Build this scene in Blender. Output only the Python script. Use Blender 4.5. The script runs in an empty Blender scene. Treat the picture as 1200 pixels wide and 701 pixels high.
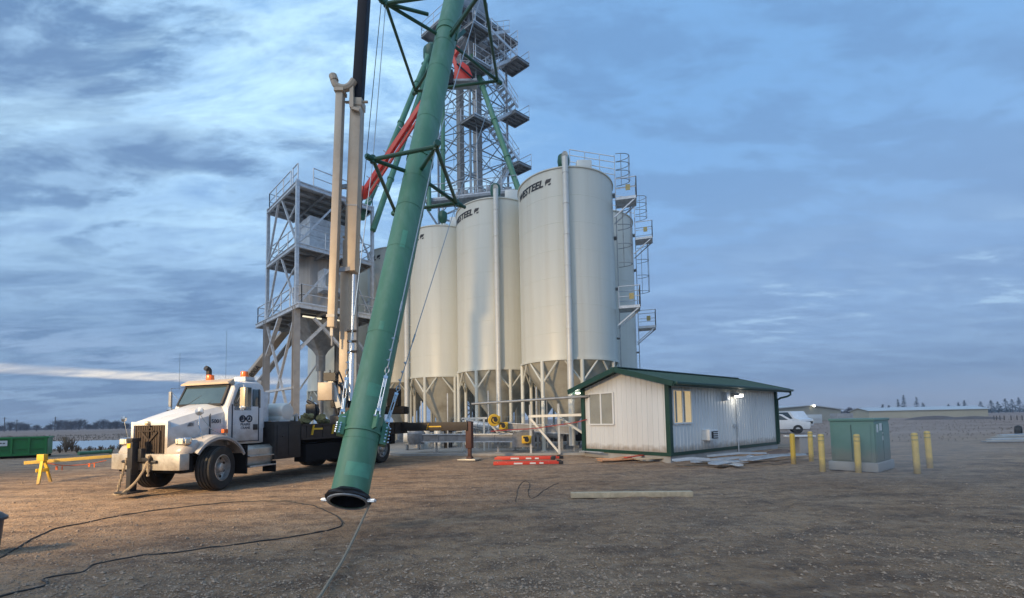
import bpy, bmesh, math, random
import numpy as np
from mathutils import Vector, Matrix, noise
R = math.radians
random.seed(7)
scene = bpy.context.scene
C = bpy.data.collections.new("place"); scene.collection.children.link(C)

# ------------------------------------------------------------------ camera
F = 520.0; PPX, PPY = 600.0, 461.0; PITCH, ROLL = 3.4, -1.04; H = 1.55
cam_m = Matrix.Rotation(R(90 + PITCH), 4, 'X') @ Matrix.Rotation(R(ROLL), 4, 'Z')
cd = bpy.data.cameras.new("camera"); cam = bpy.data.objects.new("camera", cd)
C.objects.link(cam); scene.camera = cam
cam.matrix_world = Matrix.Translation((0, 0, H)) @ cam_m
cd.sensor_width = 36; cd.lens = F / 1200 * 36; cd.shift_y = (PPY - 350.5) / 1200
cd.clip_start = .05; cd.clip_end = 6000

# ------------------------------------------------------------------ light
SUN_EL, SUN_AZ = 38.0, -140.0     # azimuth clockwise from +Y (negative: to the left)
wd = bpy.data.worlds.new("World"); scene.world = wd; wd.use_nodes = True
nt = wd.node_tree; nt.nodes.clear()
def N(t, **k):
    n = nt.nodes.new(t)
    for a, b in k.items(): setattr(n, a, b)
    return n
L = lambda a, b: nt.links.new(a, b)
def M_(op, a, b=None, clamp=False):
    n = N('ShaderNodeMath', operation=op); n.use_clamp = clamp
    for i, v in enumerate((a, b)):
        if v is None: continue
        if isinstance(v, (int, float)): n.inputs[i].default_value = v
        else: L(v, n.inputs[i])
    return n.outputs[0]
def MIX(f, a, b):
    n = N('ShaderNodeMix', data_type='RGBA')
    for s, v in ((n.inputs['Factor'], f), (n.inputs['A'], a), (n.inputs['B'], b)):
        if isinstance(v, (int, float)): s.default_value = v
        elif isinstance(v, tuple): s.default_value = (*v, 1)
        else: L(v, s)
    return n.outputs['Result']
def RNG(v, a, b, c=0.0, d=1.0):
    n = N('ShaderNodeMapRange', interpolation_type='SMOOTHSTEP'); L(v, n.inputs[0])
    for i, x in enumerate((a, b, c, d)): n.inputs[i + 1].default_value = x
    return n.outputs[0]
sky = N('ShaderNodeTexSky', sky_type='NISHITA'); sky.sun_disc = False
sky.sun_elevation = R(SUN_EL); sky.sun_rotation = R(SUN_AZ); sky.air_density = 1.3; sky.dust_density = 1.5
tc = N('ShaderNodeTexCoord'); sep = N('ShaderNodeSeparateXYZ'); L(tc.outputs['Generated'], sep.inputs[0])
X, Y, Z = sep.outputs
zc = M_('ADD', M_('MAXIMUM', Z, 0.0), 0.13)
cmb = N('ShaderNodeCombineXYZ'); L(M_('DIVIDE', X, zc), cmb.inputs[0]); L(M_('DIVIDE', Y, zc), cmb.inputs[1])
def cloudnoise(scale, rot, sx, detail, loc, dist=.6, rough=.55):
    mp = N('ShaderNodeMapping'); L(cmb.outputs[0], mp.inputs[0])
    mp.inputs['Rotation'].default_value = (0, 0, R(rot)); mp.inputs['Scale'].default_value = (sx, 1, 1)
    mp.inputs['Location'].default_value = loc
    n = N('ShaderNodeTexNoise'); L(mp.outputs[0], n.inputs[0])
    n.inputs['Scale'].default_value = scale; n.inputs['Detail'].default_value = detail
    n.inputs['Distortion'].default_value = dist; n.inputs['Roughness'].default_value = rough
    return n.outputs[0]
big = cloudnoise(.55, 28, .75, 4, (3.1, 1.2, 0)); mid = cloudnoise(1.7, 34, .55, 9, (0.4, 5.3, 0), .35, .58)
fine = cloudnoise(5.0, 38, .42, 8, (7.4, 2.3, 0), .3, .64); wisp = cloudnoise(3.0, 48, .40, 9, (1.7, 9.1, 0), .5, .66)
az = M_('ARCTAN2', X, Y); elev = M_('ARCSINE', Z)
leftness = RNG(az, -.9, .35, 1.0, 0.0)
dens = M_('ADD', M_('ADD', M_('MULTIPLY', big, .34), M_('MULTIPLY', mid, .38)), M_('MULTIPLY', fine, .28))
clear = MIX(RNG(elev, .0, .7), (.25, .36, .54), (.12, .275, .53))
dark = MIX(leftness, (.125, .225, .39), (.088, .175, .325))
light = MIX(leftness, (.175, .34, .58), (.36, .56, .76))
shade = MIX(RNG(dens, .462, .522), light, dark)
cover = M_('MULTIPLY', RNG(dens, .38, .50), M_('ADD', M_('MULTIPLY', leftness, .40), .55))
col = MIX(cover, clear, shade)
# broken bright patches high on the left
hole = M_('MULTIPLY', M_('MULTIPLY', RNG(elev, .16, .48), RNG(az, -1.1, -.6, .75, 1.)), RNG(az, .20, -.25))
holes = M_('MULTIPLY', M_('MULTIPLY', RNG(wisp, .44, .64), hole), .85)
col = MIX(holes, col, (.50, .74, .90))
dk = M_('MULTIPLY', M_('MULTIPLY', RNG(mid, .49, .58), hole), .5)
col = MIX(dk, col, (.13, .215, .36))
bank = M_('MULTIPLY', M_('MULTIPLY', RNG(elev, .46, .16), RNG(elev, .02, .10)), .62)
col = MIX(bank, col, MIX(RNG(fine, .40, .62), MIX(leftness, (.145, .235, .41), (.098, .18, .325)), MIX(leftness, (.23, .36, .56), (.23, .37, .56))))
low = RNG(elev, .085, .0)
col = MIX(M_('MULTIPLY', low, .75), col, MIX(leftness, (.33, .375, .46), (.22, .31, .44)))
wv = cloudnoise(1.1, 0, .5, 7, (2.2, 8.8, 0), .2, .65); wv2 = cloudnoise(3.0, 10, .35, 7, (5.2, 1.8, 0), .2, .65)
e2_ = M_('ADD', M_('ADD', elev, M_('MULTIPLY', az, .012)), M_('MULTIPLY', M_('SUBTRACT', wv, .5), .012))
band = M_('MULTIPLY', RNG(e2_, .070, .076), RNG(e2_, .090, .081))
azm = RNG(az, -.36, -.62)
band = M_('MULTIPLY', band, M_('MULTIPLY', azm, RNG(wv2, .38, .54, .35, .95)))
col = MIX(band, col, (1.1, .98, .80))
pale = M_('MULTIPLY', M_('MULTIPLY', RNG(e2_, .082, .10), RNG(e2_, .17, .11)), M_('MULTIPLY', RNG(az, -.2, -.6), RNG(fine, .42, .62)))
col = MIX(M_('MULTIPLY', pale, .5), col, (.30, .42, .60))
tear = M_('MULTIPLY', M_('MULTIPLY', RNG(fine, .54, .66), RNG(az, .35, .55)), M_('MULTIPLY', RNG(elev, .12, .17), RNG(elev, .32, .22)))
col = MIX(M_('MULTIPLY', tear, .5), col, (.40, .58, .74))
up = N('ShaderNodeVectorMath', operation='SCALE'); L(col, up.inputs[0]); up.inputs['Scale'].default_value = 12.5
fin = MIX(.90, sky.outputs[0], up.outputs[0])
bg = N('ShaderNodeBackground'); L(fin, bg.inputs[0]); bg.inputs[1].default_value = .1
wo = N('ShaderNodeOutputWorld'); L(bg.outputs[0], wo.inputs[0])

sl = bpy.data.lights.new("sun", 'SUN'); sl.energy = .9; sl.angle = R(45); sl.color = (1, .94, .86)
so = bpy.data.objects.new("sun", sl); C.objects.link(so)
sd = Vector((math.sin(R(SUN_AZ)) * math.cos(R(SUN_EL)), math.cos(R(SUN_AZ)) * math.cos(R(SUN_EL)), math.sin(R(SUN_EL))))
so.rotation_euler = sd.to_track_quat('Z', 'Y').to_euler()
# the yard's work light on its mast, left of and behind the photographer
wl = bpy.data.lights.new("work_light", 'SPOT'); wl.energy = 12000; wl.color = (1, .70, .36); wl.shadow_soft_size = .6
wl.spot_size = R(84); wl.spot_blend = .9
wo_ = bpy.data.objects.new("work_light", wl); C.objects.link(wo_); wo_.location = (-14.5, 1.0, 7.0)
wo_.rotation_euler = (Vector((-14.5, 1, 7)) - Vector((-8.5, 14.5, .3))).to_track_quat('Z', 'Y').to_euler()
scene.view_settings.view_transform = 'Standard'; scene.view_settings.look = 'None'
scene.view_settings.exposure = .38; scene.view_settings.gamma = 1

# ------------------------------------------------------------------ from the photograph's directions to the place
def ray(px, py): return (cam_m.to_3x3() @ Vector(((px - PPX) / F, (PPY - py) / F, -1))).normalized()
O = Vector((0, 0, H))
def atY(px, py, y): d = ray(px, py); return O + d * (y / d.y)
def atZ(px, py, z=0.0): d = ray(px, py); return O + d * ((z - H) / d.z)
def gr(px, py): return atZ(px, py, 0)

# ------------------------------------------------------------------ materials
def mat(name, col, rough=.6, metal=0.0, var=.15, scale=3.0, bump=0.0, bscale=40, dirt=None, dscale=.8, damt=.4, streak=False, spec=.5, coat=0, emit=None, es=1, splash=None):
    m = bpy.data.materials.new(name); m.use_nodes = True; t = m.node_tree; b = t.nodes['Principled BSDF']
    ln = t.links.new
    tcn = t.nodes.new('ShaderNodeTexCoord'); geo = t.nodes.new('ShaderNodeNewGeometry')
    pos = geo.outputs['Position']
    n = t.nodes.new('ShaderNodeTexNoise'); n.inputs['Scale'].default_value = scale; n.inputs['Detail'].default_value = 6; n.inputs['Roughness'].default_value = .6
    if streak:
        mp = t.nodes.new('ShaderNodeMapping'); mp.inputs['Scale'].default_value = (1, 1, .07); ln(pos, mp.inputs[0]); ln(mp.outputs[0], n.inputs[0])
    else: ln(pos, n.inputs[0])
    mx = t.nodes.new('ShaderNodeMix'); mx.data_type = 'RGBA'
    mr = t.nodes.new('ShaderNodeMapRange'); mr.inputs[1].default_value = .3; mr.inputs[2].default_value = .7; ln(n.outputs[0], mr.inputs[0]); ln(mr.outputs[0], mx.inputs['Factor'])
    mx.inputs['A'].default_value = (*[max(0, c * (1 - var)) for c in col], 1); mx.inputs['B'].default_value = (*[min(1, c * (1 + var)) for c in col], 1)
    out = mx.outputs['Result']
    if dirt:
        n2 = t.nodes.new('ShaderNodeTexNoise'); n2.inputs['Scale'].default_value = dscale; n2.inputs['Detail'].default_value = 9; n2.inputs['Roughness'].default_value = .7
        if streak:
            mq = t.nodes.new('ShaderNodeMapping'); mq.inputs['Scale'].default_value = (3.2, 3.2, .10); ln(pos, mq.inputs[0]); ln(mq.outputs[0], n2.inputs[0])
        else: ln(pos, n2.inputs[0])
        m2 = t.nodes.new('ShaderNodeMapRange'); m2.inputs[1].default_value = .48; m2.inputs[2].default_value = .68; m2.inputs[4].default_value = damt; ln(n2.outputs[0], m2.inputs[0])
        x2 = t.nodes.new('ShaderNodeMix'); x2.data_type = 'RGBA'; ln(m2.outputs[0], x2.inputs['Factor']); ln(out, x2.inputs['A']); x2.inputs['B'].default_value = (*dirt, 1); out = x2.outputs['Result']
    if splash:
        z0, hgt, cc = splash; sx = t.nodes.new('ShaderNodeSeparateXYZ'); ln(pos, sx.inputs[0]); n5 = t.nodes.new('ShaderNodeTexNoise'); n5.inputs['Scale'].default_value = 5; n5.inputs['Detail'].default_value = 8; ln(pos, n5.inputs[0])
        ad = t.nodes.new('ShaderNodeMath'); ad.operation = 'MULTIPLY_ADD'; ln(n5.outputs[0], ad.inputs[0]); ad.inputs[1].default_value = -hgt * 1.4; ln(sx.outputs[2], ad.inputs[2])
        m5 = t.nodes.new('ShaderNodeMapRange'); ln(ad.outputs[0], m5.inputs[0]); m5.inputs[1].default_value = z0 + hgt * .3; m5.inputs[2].default_value = z0 - hgt * .6; m5.inputs[3].default_value = 0; m5.inputs[4].default_value = .75
        x5 = t.nodes.new('ShaderNodeMix'); x5.data_type = 'RGBA'; ln(m5.outputs[0], x5.inputs['Factor']); ln(out, x5.inputs['A']); x5.inputs['B'].default_value = (*cc, 1); out = x5.outputs['Result']
    ln(out, b.inputs['Base Color'])
    r2 = t.nodes.new('ShaderNodeMapRange'); r2.inputs[3].default_value = max(.03, rough - .08); r2.inputs[4].default_value = min(1, rough + .1); ln(n.outputs[0], r2.inputs[0]); ln(r2.outputs[0], b.inputs['Roughness'])
    b.inputs['Metallic'].default_value = metal; b.inputs['Specular IOR Level'].default_value = spec; b.inputs['Coat Weight'].default_value = coat
    if bump:
        nb = t.nodes.new('ShaderNodeTexNoise'); nb.inputs['Scale'].default_value = bscale; nb.inputs['Detail'].default_value = 5; ln(pos, nb.inputs[0])
        bp = t.nodes.new('ShaderNodeBump'); bp.inputs['Strength'].default_value = bump; bp.inputs['Distance'].default_value = .02; ln(nb.outputs[0], bp.inputs['Height']); ln(bp.outputs[0], b.inputs['Normal'])
    if emit: b.inputs['Emission Color'].default_value = (*emit, 1); b.inputs['Emission Strength'].default_value = es
    return m
MT = {}
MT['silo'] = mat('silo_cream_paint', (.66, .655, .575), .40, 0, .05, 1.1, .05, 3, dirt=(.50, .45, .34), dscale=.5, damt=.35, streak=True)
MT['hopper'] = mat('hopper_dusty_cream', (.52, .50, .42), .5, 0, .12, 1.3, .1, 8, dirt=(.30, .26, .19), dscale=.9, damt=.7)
MT['white_pipe'] = mat('white_pipe', (.66, .66, .62), .4, .1, .08, 2, dirt=(.42, .38, .3), dscale=2)
MT['galv'] = mat('galvanized_steel', (.57, .60, .63), .45, .35, .22, 5, .05, 30, dirt=(.40, .41, .42), dscale=1.5, damt=.5)
MT['galv_dark'] = mat('weathered_galvanized', (.30, .32, .34), .55, .45, .25, 3, .05, 30, dirt=(.16, .15, .14), dscale=1.2, damt=.6)
MT['plant'] = mat('dusty_plant_steel', (.27, .275, .285), .55, .3, .25, 3, dirt=(.14, .12, .10), dscale=2, damt=.7)
MT['leg_steel'] = mat('brown_grey_steel', (.36, .355, .35), .55, .3, .2, 4, dirt=(.18, .15, .12), dscale=2)
MT['bin'] = mat('bare_bin_panel', (.36, .34, .32), .5, .4, .15, 2, .1, 10, dirt=(.22, .2, .18), dscale=.8, damt=.6, streak=True)
MT['green'] = mat('green_enamel', (.082, .225, .130), .48, 0, .2, 1.3, .05, 6, dirt=(.13, .27, .19), dscale=1.1, damt=.85, streak=True)
MT['green_brace'] = mat('green_brace_paint', (.022, .10, .062), .4, 0, .15, 2, dirt=(.03, .06, .05), dscale=3)
MT['roof'] = mat('green_roof_sheet', (.028, .070, .056), .38, .1, .1, 1.5, dirt=(.04, .10, .08), dscale=.7)
MT['trim'] = mat('green_trim', (.012, .052, .036), .4, 0, .1, 2)
MT['shed'] = mat('shed_siding', (.70, .71, .70), .4, .1, .06, 1.2, dirt=(.60, .60, .58), dscale=.9, damt=.3, streak=True, splash=(.32, .25, (.30, .24, .18)))
MT['concrete'] = mat('concrete', (.36, .35, .33), .85, 0, .15, 3, .4, 30, dirt=(.22, .2, .18), dscale=1.5, damt=.6)
MT['white'] = mat('truck_white_paint', (.62, .64, .66), .28, 0, .04, 2, dirt=(.50, .47, .42), dscale=1.4, damt=.4, coat=.3, splash=(1.05, .5, (.30, .24, .18)))
MT['grille'] = mat('dusty_brown_grille', (.040, .027, .019), .7, .2, .4, 12, .3, 60)
MT['bumper'] = mat('dull_bumper', (.50, .47, .41), .4, .5, .15, 4, dirt=(.26, .2, .14), dscale=3, damt=.7)
MT['black'] = mat('black_steel', (.018, .018, .02), .5, .1, .3, 4, .1, 20, dirt=(.05, .045, .04), dscale=2)
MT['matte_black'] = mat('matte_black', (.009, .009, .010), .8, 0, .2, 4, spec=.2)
MT['deck'] = mat('dark_brown_deck_side', (.038, .031, .027), .6, .2, .3, 3, .1, 20, dirt=(.07, .055, .04), dscale=2)
MT['tyre'] = mat('tyre_rubber', (.022, .021, .020), .75, 0, .25, 9, .2, 40, dirt=(.075, .06, .045), dscale=4, damt=.6)
MT['rim'] = mat('dusty_aluminium_rim', (.48, .47, .45), .4, .7, .2, 9, dirt=(.2, .17, .13), dscale=6, damt=.7)
MT['chrome'] = mat('chrome', (.70, .70, .70), .15, 1, .05, 4)
MT['mirror_tan'] = mat('tan_mirror_shell', (.55, .45, .30), .35, .3, .1, 4)
MT['glass'] = mat('dark_cab_glass', (.035, .06, .07), .04, 0, .2, 1.5, spec=.9, coat=.6)
MT['amber'] = mat('amber_beacon', (.80, .16, .02), .25, 0, .15, 9, coat=.5)
MT['lens'] = mat('lamp_lens', (.70, .66, .52), .15, 0, .12, 20, coat=.5)
MT['beige'] = mat('beige_crane_paint', (.46, .375, .28), .42, 0, .08, 1.5, dirt=(.34, .25, .17), dscale=1.2, damt=.5)
MT['navy'] = mat('black_boom_section', (.004, .005, .012), .55, 0, .3, 2, spec=.25)
MT['red'] = mat('red_boom_paint', (.66, .035, .016), .4, 0, .12, 2, dirt=(.22, .02, .015), dscale=2)
MT['ladder_red'] = mat('red_fibreglass', (.60, .055, .03), .45, 0, .12, 5, dirt=(.3, .05, .03), dscale=5)
MT['yellow'] = mat('safety_yellow', (.72, .45, .035), .5, 0, .08, 6, dirt=(.46, .32, .08), dscale=6, damt=.6, splash=(.05, .25, (.28, .2, .1)))
MT['yellow_pale'] = mat('pale_sleeve_yellow', (.72, .50, .12), .5, 0, .08, 6, dirt=(.50, .36, .12), dscale=5, damt=.5, splash=(.05, .25, (.28, .2, .1)))
MT['plate_yellow'] = mat('weathered_plate', (.42, .34, .14), .6, 0, .15, 8)
MT['tape_red'] = mat('faded_red_tape', (.30, .03, .03), .6, 0, .2, 5)
MT['rust'] = mat('dark_red_jack', (.075, .028, .024), .6, .1, .3, 4, dirt=(.05, .04, .03), dscale=4)
MT['orange'] = mat('orange_marker', (.62, .13, .03), .5, 0, .1, 6)
MT['bin_green'] = mat('skip_green', (.012, .20, .045), .45, 0, .15, 2, dirt=(.02, .10, .03), dscale=2)
MT['xfmr'] = mat('cabinet_green', (.11, .225, .175), .5, 0, .08, 2, dirt=(.14, .22, .18), dscale=2, splash=(.35, .3, (.22, .20, .15)))
MT['sticker'] = mat('white_sticker', (.66, .68, .66), .5, 0, .08, 30)
MT['wood'] = mat('lumber', (.52, .42, .28), .7, 0, .2, 9, .2, 60, dirt=(.30, .2, .11), dscale=7)
MT['wood_orange'] = mat('orange_plywood', (.56, .27, .13), .7, 0, .2, 7, .1, 60, dirt=(.5, .40, .28), dscale=5)
MT['sheet'] = mat('trim_sheet_metal', (.52, .55, .58), .35, .4, .1, 4, dirt=(.4, .38, .34), dscale=3)
MT['ink'] = mat('black_lettering', (.015, .015, .018), .5, 0, .1, 9)
MT['ink_blue'] = mat('dark_blue_lettering', (.012, .025, .05), .5, 0, .1, 9)
MT['cable'] = mat('steel_cable', (.40, .42, .43), .35, .8, .2, 50)
MT['bright'] = mat('bright_hardware', (.62, .66, .70), .28, .8, .1, 20)
MT['hose'] = mat('black_hose', (.022, .020, .019), .6, 0, .3, 12, dirt=(.09, .07, .05), dscale=5)
MT['rope'] = mat('tan_rope', (.30, .24, .17), .85, 0, .25, 60, .4, 150)
MT['car_white'] = mat('car_white', (.70, .72, .74), .25, 0, .04, 2, coat=.5)
MT['field_shed'] = mat('pale_yellow_siding', (.42, .39, .29), .6, 0, .06, .5)
MT['field_roof'] = mat('white_sheet_roof', (.52, .55, .56), .5, .1, .06, .5)
MT['far_wall'] = mat('far_tan_wall', (.34, .33, .27), .7, 0, .1, .5)
MT['bark'] = mat('bark', (.075, .06, .05), .9, 0, .3, 4)
MT['needle'] = mat('conifer_needles', (.018, .035, .026), .8, 0, .4, .6)
MT['twig'] = mat('bare_twigs', (.075, .060, .060), .9, 0, .3, .4)
MT['dry'] = mat('dry_weeds', (.17, .13, .09), .9, 0, .3, 3)
MT['lit'] = mat('lit_lamp', (.9, .9, .85), .3, 0, 0, 3, emit=(1, .93, .78), es=5)
MT['tube'] = mat('lit_tube', (.9, .9, .8), .3, 0, 0, 3, emit=(1, .88, .62), es=.8)
MT['lit_room'] = mat('lit_blind', (.75, .62, .40), .6, 0, .15, 2, emit=(1, .70, .30), es=.42)
MT['blind'] = mat('window_blind', (.46, .43, .36), .5, 0, .15, 2)
MT['win'] = mat('window_glass', (.30, .31, .29), .07, 0, .25, 1.2, spec=.8)
MT['white_trim'] = mat('white_window_frame', (.72, .73, .72), .4, 0, .04, 3)
MT['cloth'] = mat('olive_tarp_bundle', (.13, .12, .05), .85, 0, .5, 9, .5, 20)
# window panes one can look through
def pane_mat(name, tint, a):
    m = bpy.data.materials.new(name); m.use_nodes = True; t = m.node_tree; b = t.nodes['Principled BSDF']
    n = t.nodes.new('ShaderNodeTexNoise'); n.inputs['Scale'].default_value = 2
    r = t.nodes.new('ShaderNodeMapRange'); r.inputs[3].default_value = .02; r.inputs[4].default_value = .1
    t.links.new(n.outputs[0], r.inputs[0]); t.links.new(r.outputs[0], b.inputs['Roughness'])
    b.inputs['Base Color'].default_value = (*tint, 1); b.inputs['Alpha'].default_value = a; b.inputs['Specular IOR Level'].default_value = .8
    return m
MT['pane'] = pane_mat('clear_pane', (.2, .25, .25), .28)

# ------------------------------------------------------------------ mesh helpers
FR = {}
class MB:
    def __init__(s): s.v = []; s.f = []
    def add(s, vs, fs):
        o = len(s.v); s.v += [Vector(v) for v in vs]; s.f += [tuple(i + o for i in f) for f in fs]; return s
    def box(s, c, d, rot=None):
        c = Vector(c); hx, hy, hz = d[0] / 2, d[1] / 2, d[2] / 2
        vs = [Vector((x, y, z)) for x in (-hx, hx) for y in (-hy, hy) for z in (-hz, hz)]
        if rot is not None: vs = [rot @ v for v in vs]
        return s.add([v + c for v in vs], [(0, 1, 3, 2), (4, 6, 7, 5), (0, 4, 5, 1), (2, 3, 7, 6), (0, 2, 6, 4), (1, 5, 7, 3)])
    def frame(s, a, b, up=(0, 0, 1)):
        d = (Vector(b) - Vector(a)).normalized(); u = Vector(up)
        if abs(d.dot(u)) > .98: u = Vector((1, 0, 0)) if abs(d.x) < .9 else Vector((0, 1, 0))
        x = d.cross(u).normalized(); y = x.cross(d).normalized(); return d, x, y
    def beam(s, a, b, w, h, up=(0, 0, 1), w2=None, h2=None):
        a, b = Vector(a), Vector(b); d, x, y = s.frame(a, b, up); vs = []
        for p, ww, hh in ((a, w, h), (b, w2 or w, h2 or h)):
            for i, j in ((-1, -1), (1, -1), (1, 1), (-1, 1)): vs.append(p + x * i * ww / 2 + y * j * hh / 2)
        return s.add(vs, [(3, 2, 1, 0), (4, 5, 6, 7)] + [(i, (i + 1) % 4, (i + 1) % 4 + 4, i + 4) for i in range(4)])
    def ibeam(s, a, b, w, h, t=.02, up=(0, 0, 1)):
        d, x, y = s.frame(a, b, up)
        s.beam(Vector(a) + y * (h / 2 - t / 2), Vector(b) + y * (h / 2 - t / 2), w, t, up)
        s.beam(Vector(a) - y * (h / 2 - t / 2), Vector(b) - y * (h / 2 - t / 2), w, t, up)
        return s.beam(a, b, t, h - 2 * t, up)
    def tube(s, a, b, r, n=8, r2=None, cap=True):
        a, b = Vector(a), Vector(b); d, x, y = s.frame(a, b); r2 = r if r2 is None else r2; vs = []
        for p, q in ((a, r), (b, r2)):
            for i in range(n): t = 2 * math.pi * i / n; vs.append(p + x * math.cos(t) * q + y * math.sin(t) * q)
        fs = [(i, (i + 1) % n, (i + 1) % n + n, i + n) for i in range(n)]
        if cap: fs += [tuple(range(n - 1, -1, -1)), tuple(range(n, 2 * n))]
        return s.add(vs, fs)
    def path(s, pts, r, n=6):
        pts = [Vector(p) for p in pts]; vs = []; u = None
        for k, p in enumerate(pts):
            d = (pts[min(k + 1, len(pts) - 1)] - pts[max(k - 1, 0)]).normalized()
            if u is None: _, x, y = s.frame(p, p + d)
            else: x = (u - d * u.dot(d)).normalized(); y = d.cross(x).normalized()
            u = x
            for i in range(n): t = 2 * math.pi * i / n; vs.append(p + x * math.cos(t) * r + y * math.sin(t) * r)
        m = len(pts)
        fs = [(k * n + i, k * n + (i + 1) % n, (k + 1) * n + (i + 1) % n, (k + 1) * n + i) for k in range(m - 1) for i in range(n)]
        fs += [tuple(range(n - 1, -1, -1)), tuple(range((m - 1) * n, m * n))]
        return s.add(vs, fs)
    def loft(s, loops, cap=True):
        n = len(loops[0]); vs = [v for l in loops for v in l]
        fs = [(k * n + i, k * n + (i + 1) % n, (k + 1) * n + (i + 1) % n, (k + 1) * n + i) for k in range(len(loops) - 1) for i in range(n)]
        if cap: fs += [tuple(range(n - 1, -1, -1)), tuple(range((len(loops) - 1) * n, len(loops) * n))]
        return s.add(vs, fs)
    def lathe(s, prof, c=(0, 0, 0), n=48, axis=(0, 0, 1), cap=False):
        c = Vector(c); a = Vector(axis).normalized(); _, x, y = s.frame(c, c + a)
        loops = [[c + a * z + (x * math.cos(2 * math.pi * i / n) + y * math.sin(2 * math.pi * i / n)) * r for i in range(n)] for r, z in prof]
        return s.loft(loops, cap)
    def arc(s, c, r, a0, a1, z, rad, n=12, sides=5):
        return s.path([(c[0] + r * math.cos(a0 + (a1 - a0) * i / n), c[1] + r * math.sin(a0 + (a1 - a0) * i / n), z) for i in range(n + 1)], rad, sides)
    def prism(s, poly, y0, y1):   # polygon in x-z, extruded along y
        return s.loft([[(x, y0, z) for x, z in poly], [(x, y1, z) for x, z in poly]])
    def slab(s, poly, z0, z1):    # polygon in x-y
        return s.loft([[(p[0], p[1], z0) for p in poly], [(p[0], p[1], z1) for p in poly]])
    def build(s, name, m, parent=None, bevel=0, smooth=True, ang=35, kind=None, world=True, at=None):
        me = bpy.data.meshes.new(name)
        vs = s.v
        if parent is not None and world and parent in FR: inv = FR[parent].inverted(); vs = [inv @ v for v in vs]
        fr = FR.get(parent) if parent is not None else None
        if at is not None: vs = [v - Vector(at) for v in vs]
        me.from_pydata([tuple(v) for v in vs], [], s.f)
        bm = bmesh.new(); bm.from_mesh(me); bmesh.ops.recalc_face_normals(bm, faces=bm.faces)
        if bevel:
            es = [e for e in bm.edges if len(e.link_faces) == 2 and e.calc_face_angle(0) > R(40)]
            try: bmesh.ops.bevel(bm, geom=es, offset=bevel, segments=2, profile=.6, affect='EDGES', clamp_overlap=True)
            except Exception: pass
        bm.to_mesh(me); bm.free()
        if smooth: me.shade_smooth(); me.set_sharp_from_angle(angle=R(ang))
        me.materials.append(MT[m] if isinstance(m, str) else m)
        o = bpy.data.objects.new(name, me); C.objects.link(o)
        if parent is not None: o.parent = parent
        if fr is not None: FR[o] = fr
        if at is not None: o.location = at
        if kind: o['kind'] = kind
        return o
def tag(o, label, cat, group=None):
    o['label'] = label; o['category'] = cat
    if group: o['group'] = group
    return o
def thing(name, label, cat, loc=(0, 0, 0), rz=0, group=None):
    o = bpy.data.objects.new(name, None); C.objects.link(o); o.empty_display_size = .2
    o.location = loc; o.rotation_euler = (0, 0, rz); FR[o] = Matrix.Translation(loc) @ Matrix.Rotation(rz, 4, 'Z')
    return tag(o, label, cat, group)
def copy_tree(o, parent=None):
    c = o.copy(); C.objects.link(c)
    if parent is not None: c.parent = parent
    for ch in list(o.children): copy_tree(ch, c)
    return c
def text_mb(txt, size, shear=0.0, bold=0.0, extrude=.002, align='LEFT'):
    cu = bpy.data.curves.new('t', 'FONT'); cu.body = txt; cu.size = size; cu.shear = shear; cu.offset = bold; cu.extrude = extrude; cu.align_x = align
    cu.resolution_u = 3
    o = bpy.data.objects.new('t', cu); C.objects.link(o); dg = bpy.context.evaluated_depsgraph_get()
    me = o.evaluated_get(dg).to_mesh(); mb = MB(); mb.add([v.co.copy() for v in me.vertices], [tuple(p.vertices) for p in me.polygons])
    o.evaluated_get(dg).to_mesh_clear(); bpy.data.objects.remove(o); bpy.data.curves.remove(cu); return mb
def rails(mb, pts, h=1.07, r=.022, sp=1.3, mid=True, close=False):
    pts = [Vector(p) for p in pts]
    for a, b in zip(pts, pts[1:]):
        n = max(1, round((b - a).length / sp)); up = Vector((0, 0, h))
        for i in range(n + 1): p = a.lerp(b, i / n); mb.tube(p, p + up, r, 5)
        mb.tube(a + up, b + up, r, 5)
        if mid: mb.tube(a + up * .52, b + up * .52, r * .85, 5)
        mb.beam(a + Vector((0, 0, .06)), b + Vector((0, 0, .06)), .012, .11)
    return mb

# ================================================================== ground
RUTS = ((-3.2, .55, .004, .22), (2.5, .30, .012, .20), (6.5, -.35, .030, .24), (-7.5, 1.05, -.008, .22))
def gn(x, y):
    r = math.hypot(x, y)
    a = noise.noise((x * .12, y * .12, 0)) * .05 + noise.noise((x * .6, y * .35, 3)) * .028 + noise.noise((x * 2.3, y * 1.6, 7)) * .013
    if r < 22: a += noise.noise((x * 7, y * 6, 11)) * .011 + noise.noise((x * 3.6, y * 3.4, 21)) * .010
    if 0 < y < 26:
        for c0, c1, c2, wd in RUTS:
            u = x - (c0 + c1 * y + c2 * y * y)
            if abs(u) < 1.6:
                for o_ in (-.92, .92):
                    q = abs(u - o_) / wd
                    if q < 2: a += (-.030 * math.exp(-q * q * 2.2) + .016 * math.exp(-(q - 1.25) ** 2 * 7)) * (.6 + .8 * noise.noise((x * .7, y * .5, 31)))
    return a * min(1, 30 / max(r, 1)) - .018
def axis_(lo, dlo, dhi, hi, st, g):
    a = list(np.arange(dlo, dhi, st)); s = st; v = dhi
    while v < hi: a.append(v); s *= g; v += s
    a.append(hi); s = st; v = dlo - st; b = []
    while v > lo: b.append(v); s *= g; v -= s
    b.append(lo); return sorted(b + a)
xs = axis_(-2600, -12, 14, 2600, .13, 1.12); ys = axis_(-60, .5, 22, 3200, .12, 1.10)
gv = [(x, y, gn(x, y)) for y in ys for x in xs]; nx = len(xs)
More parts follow.
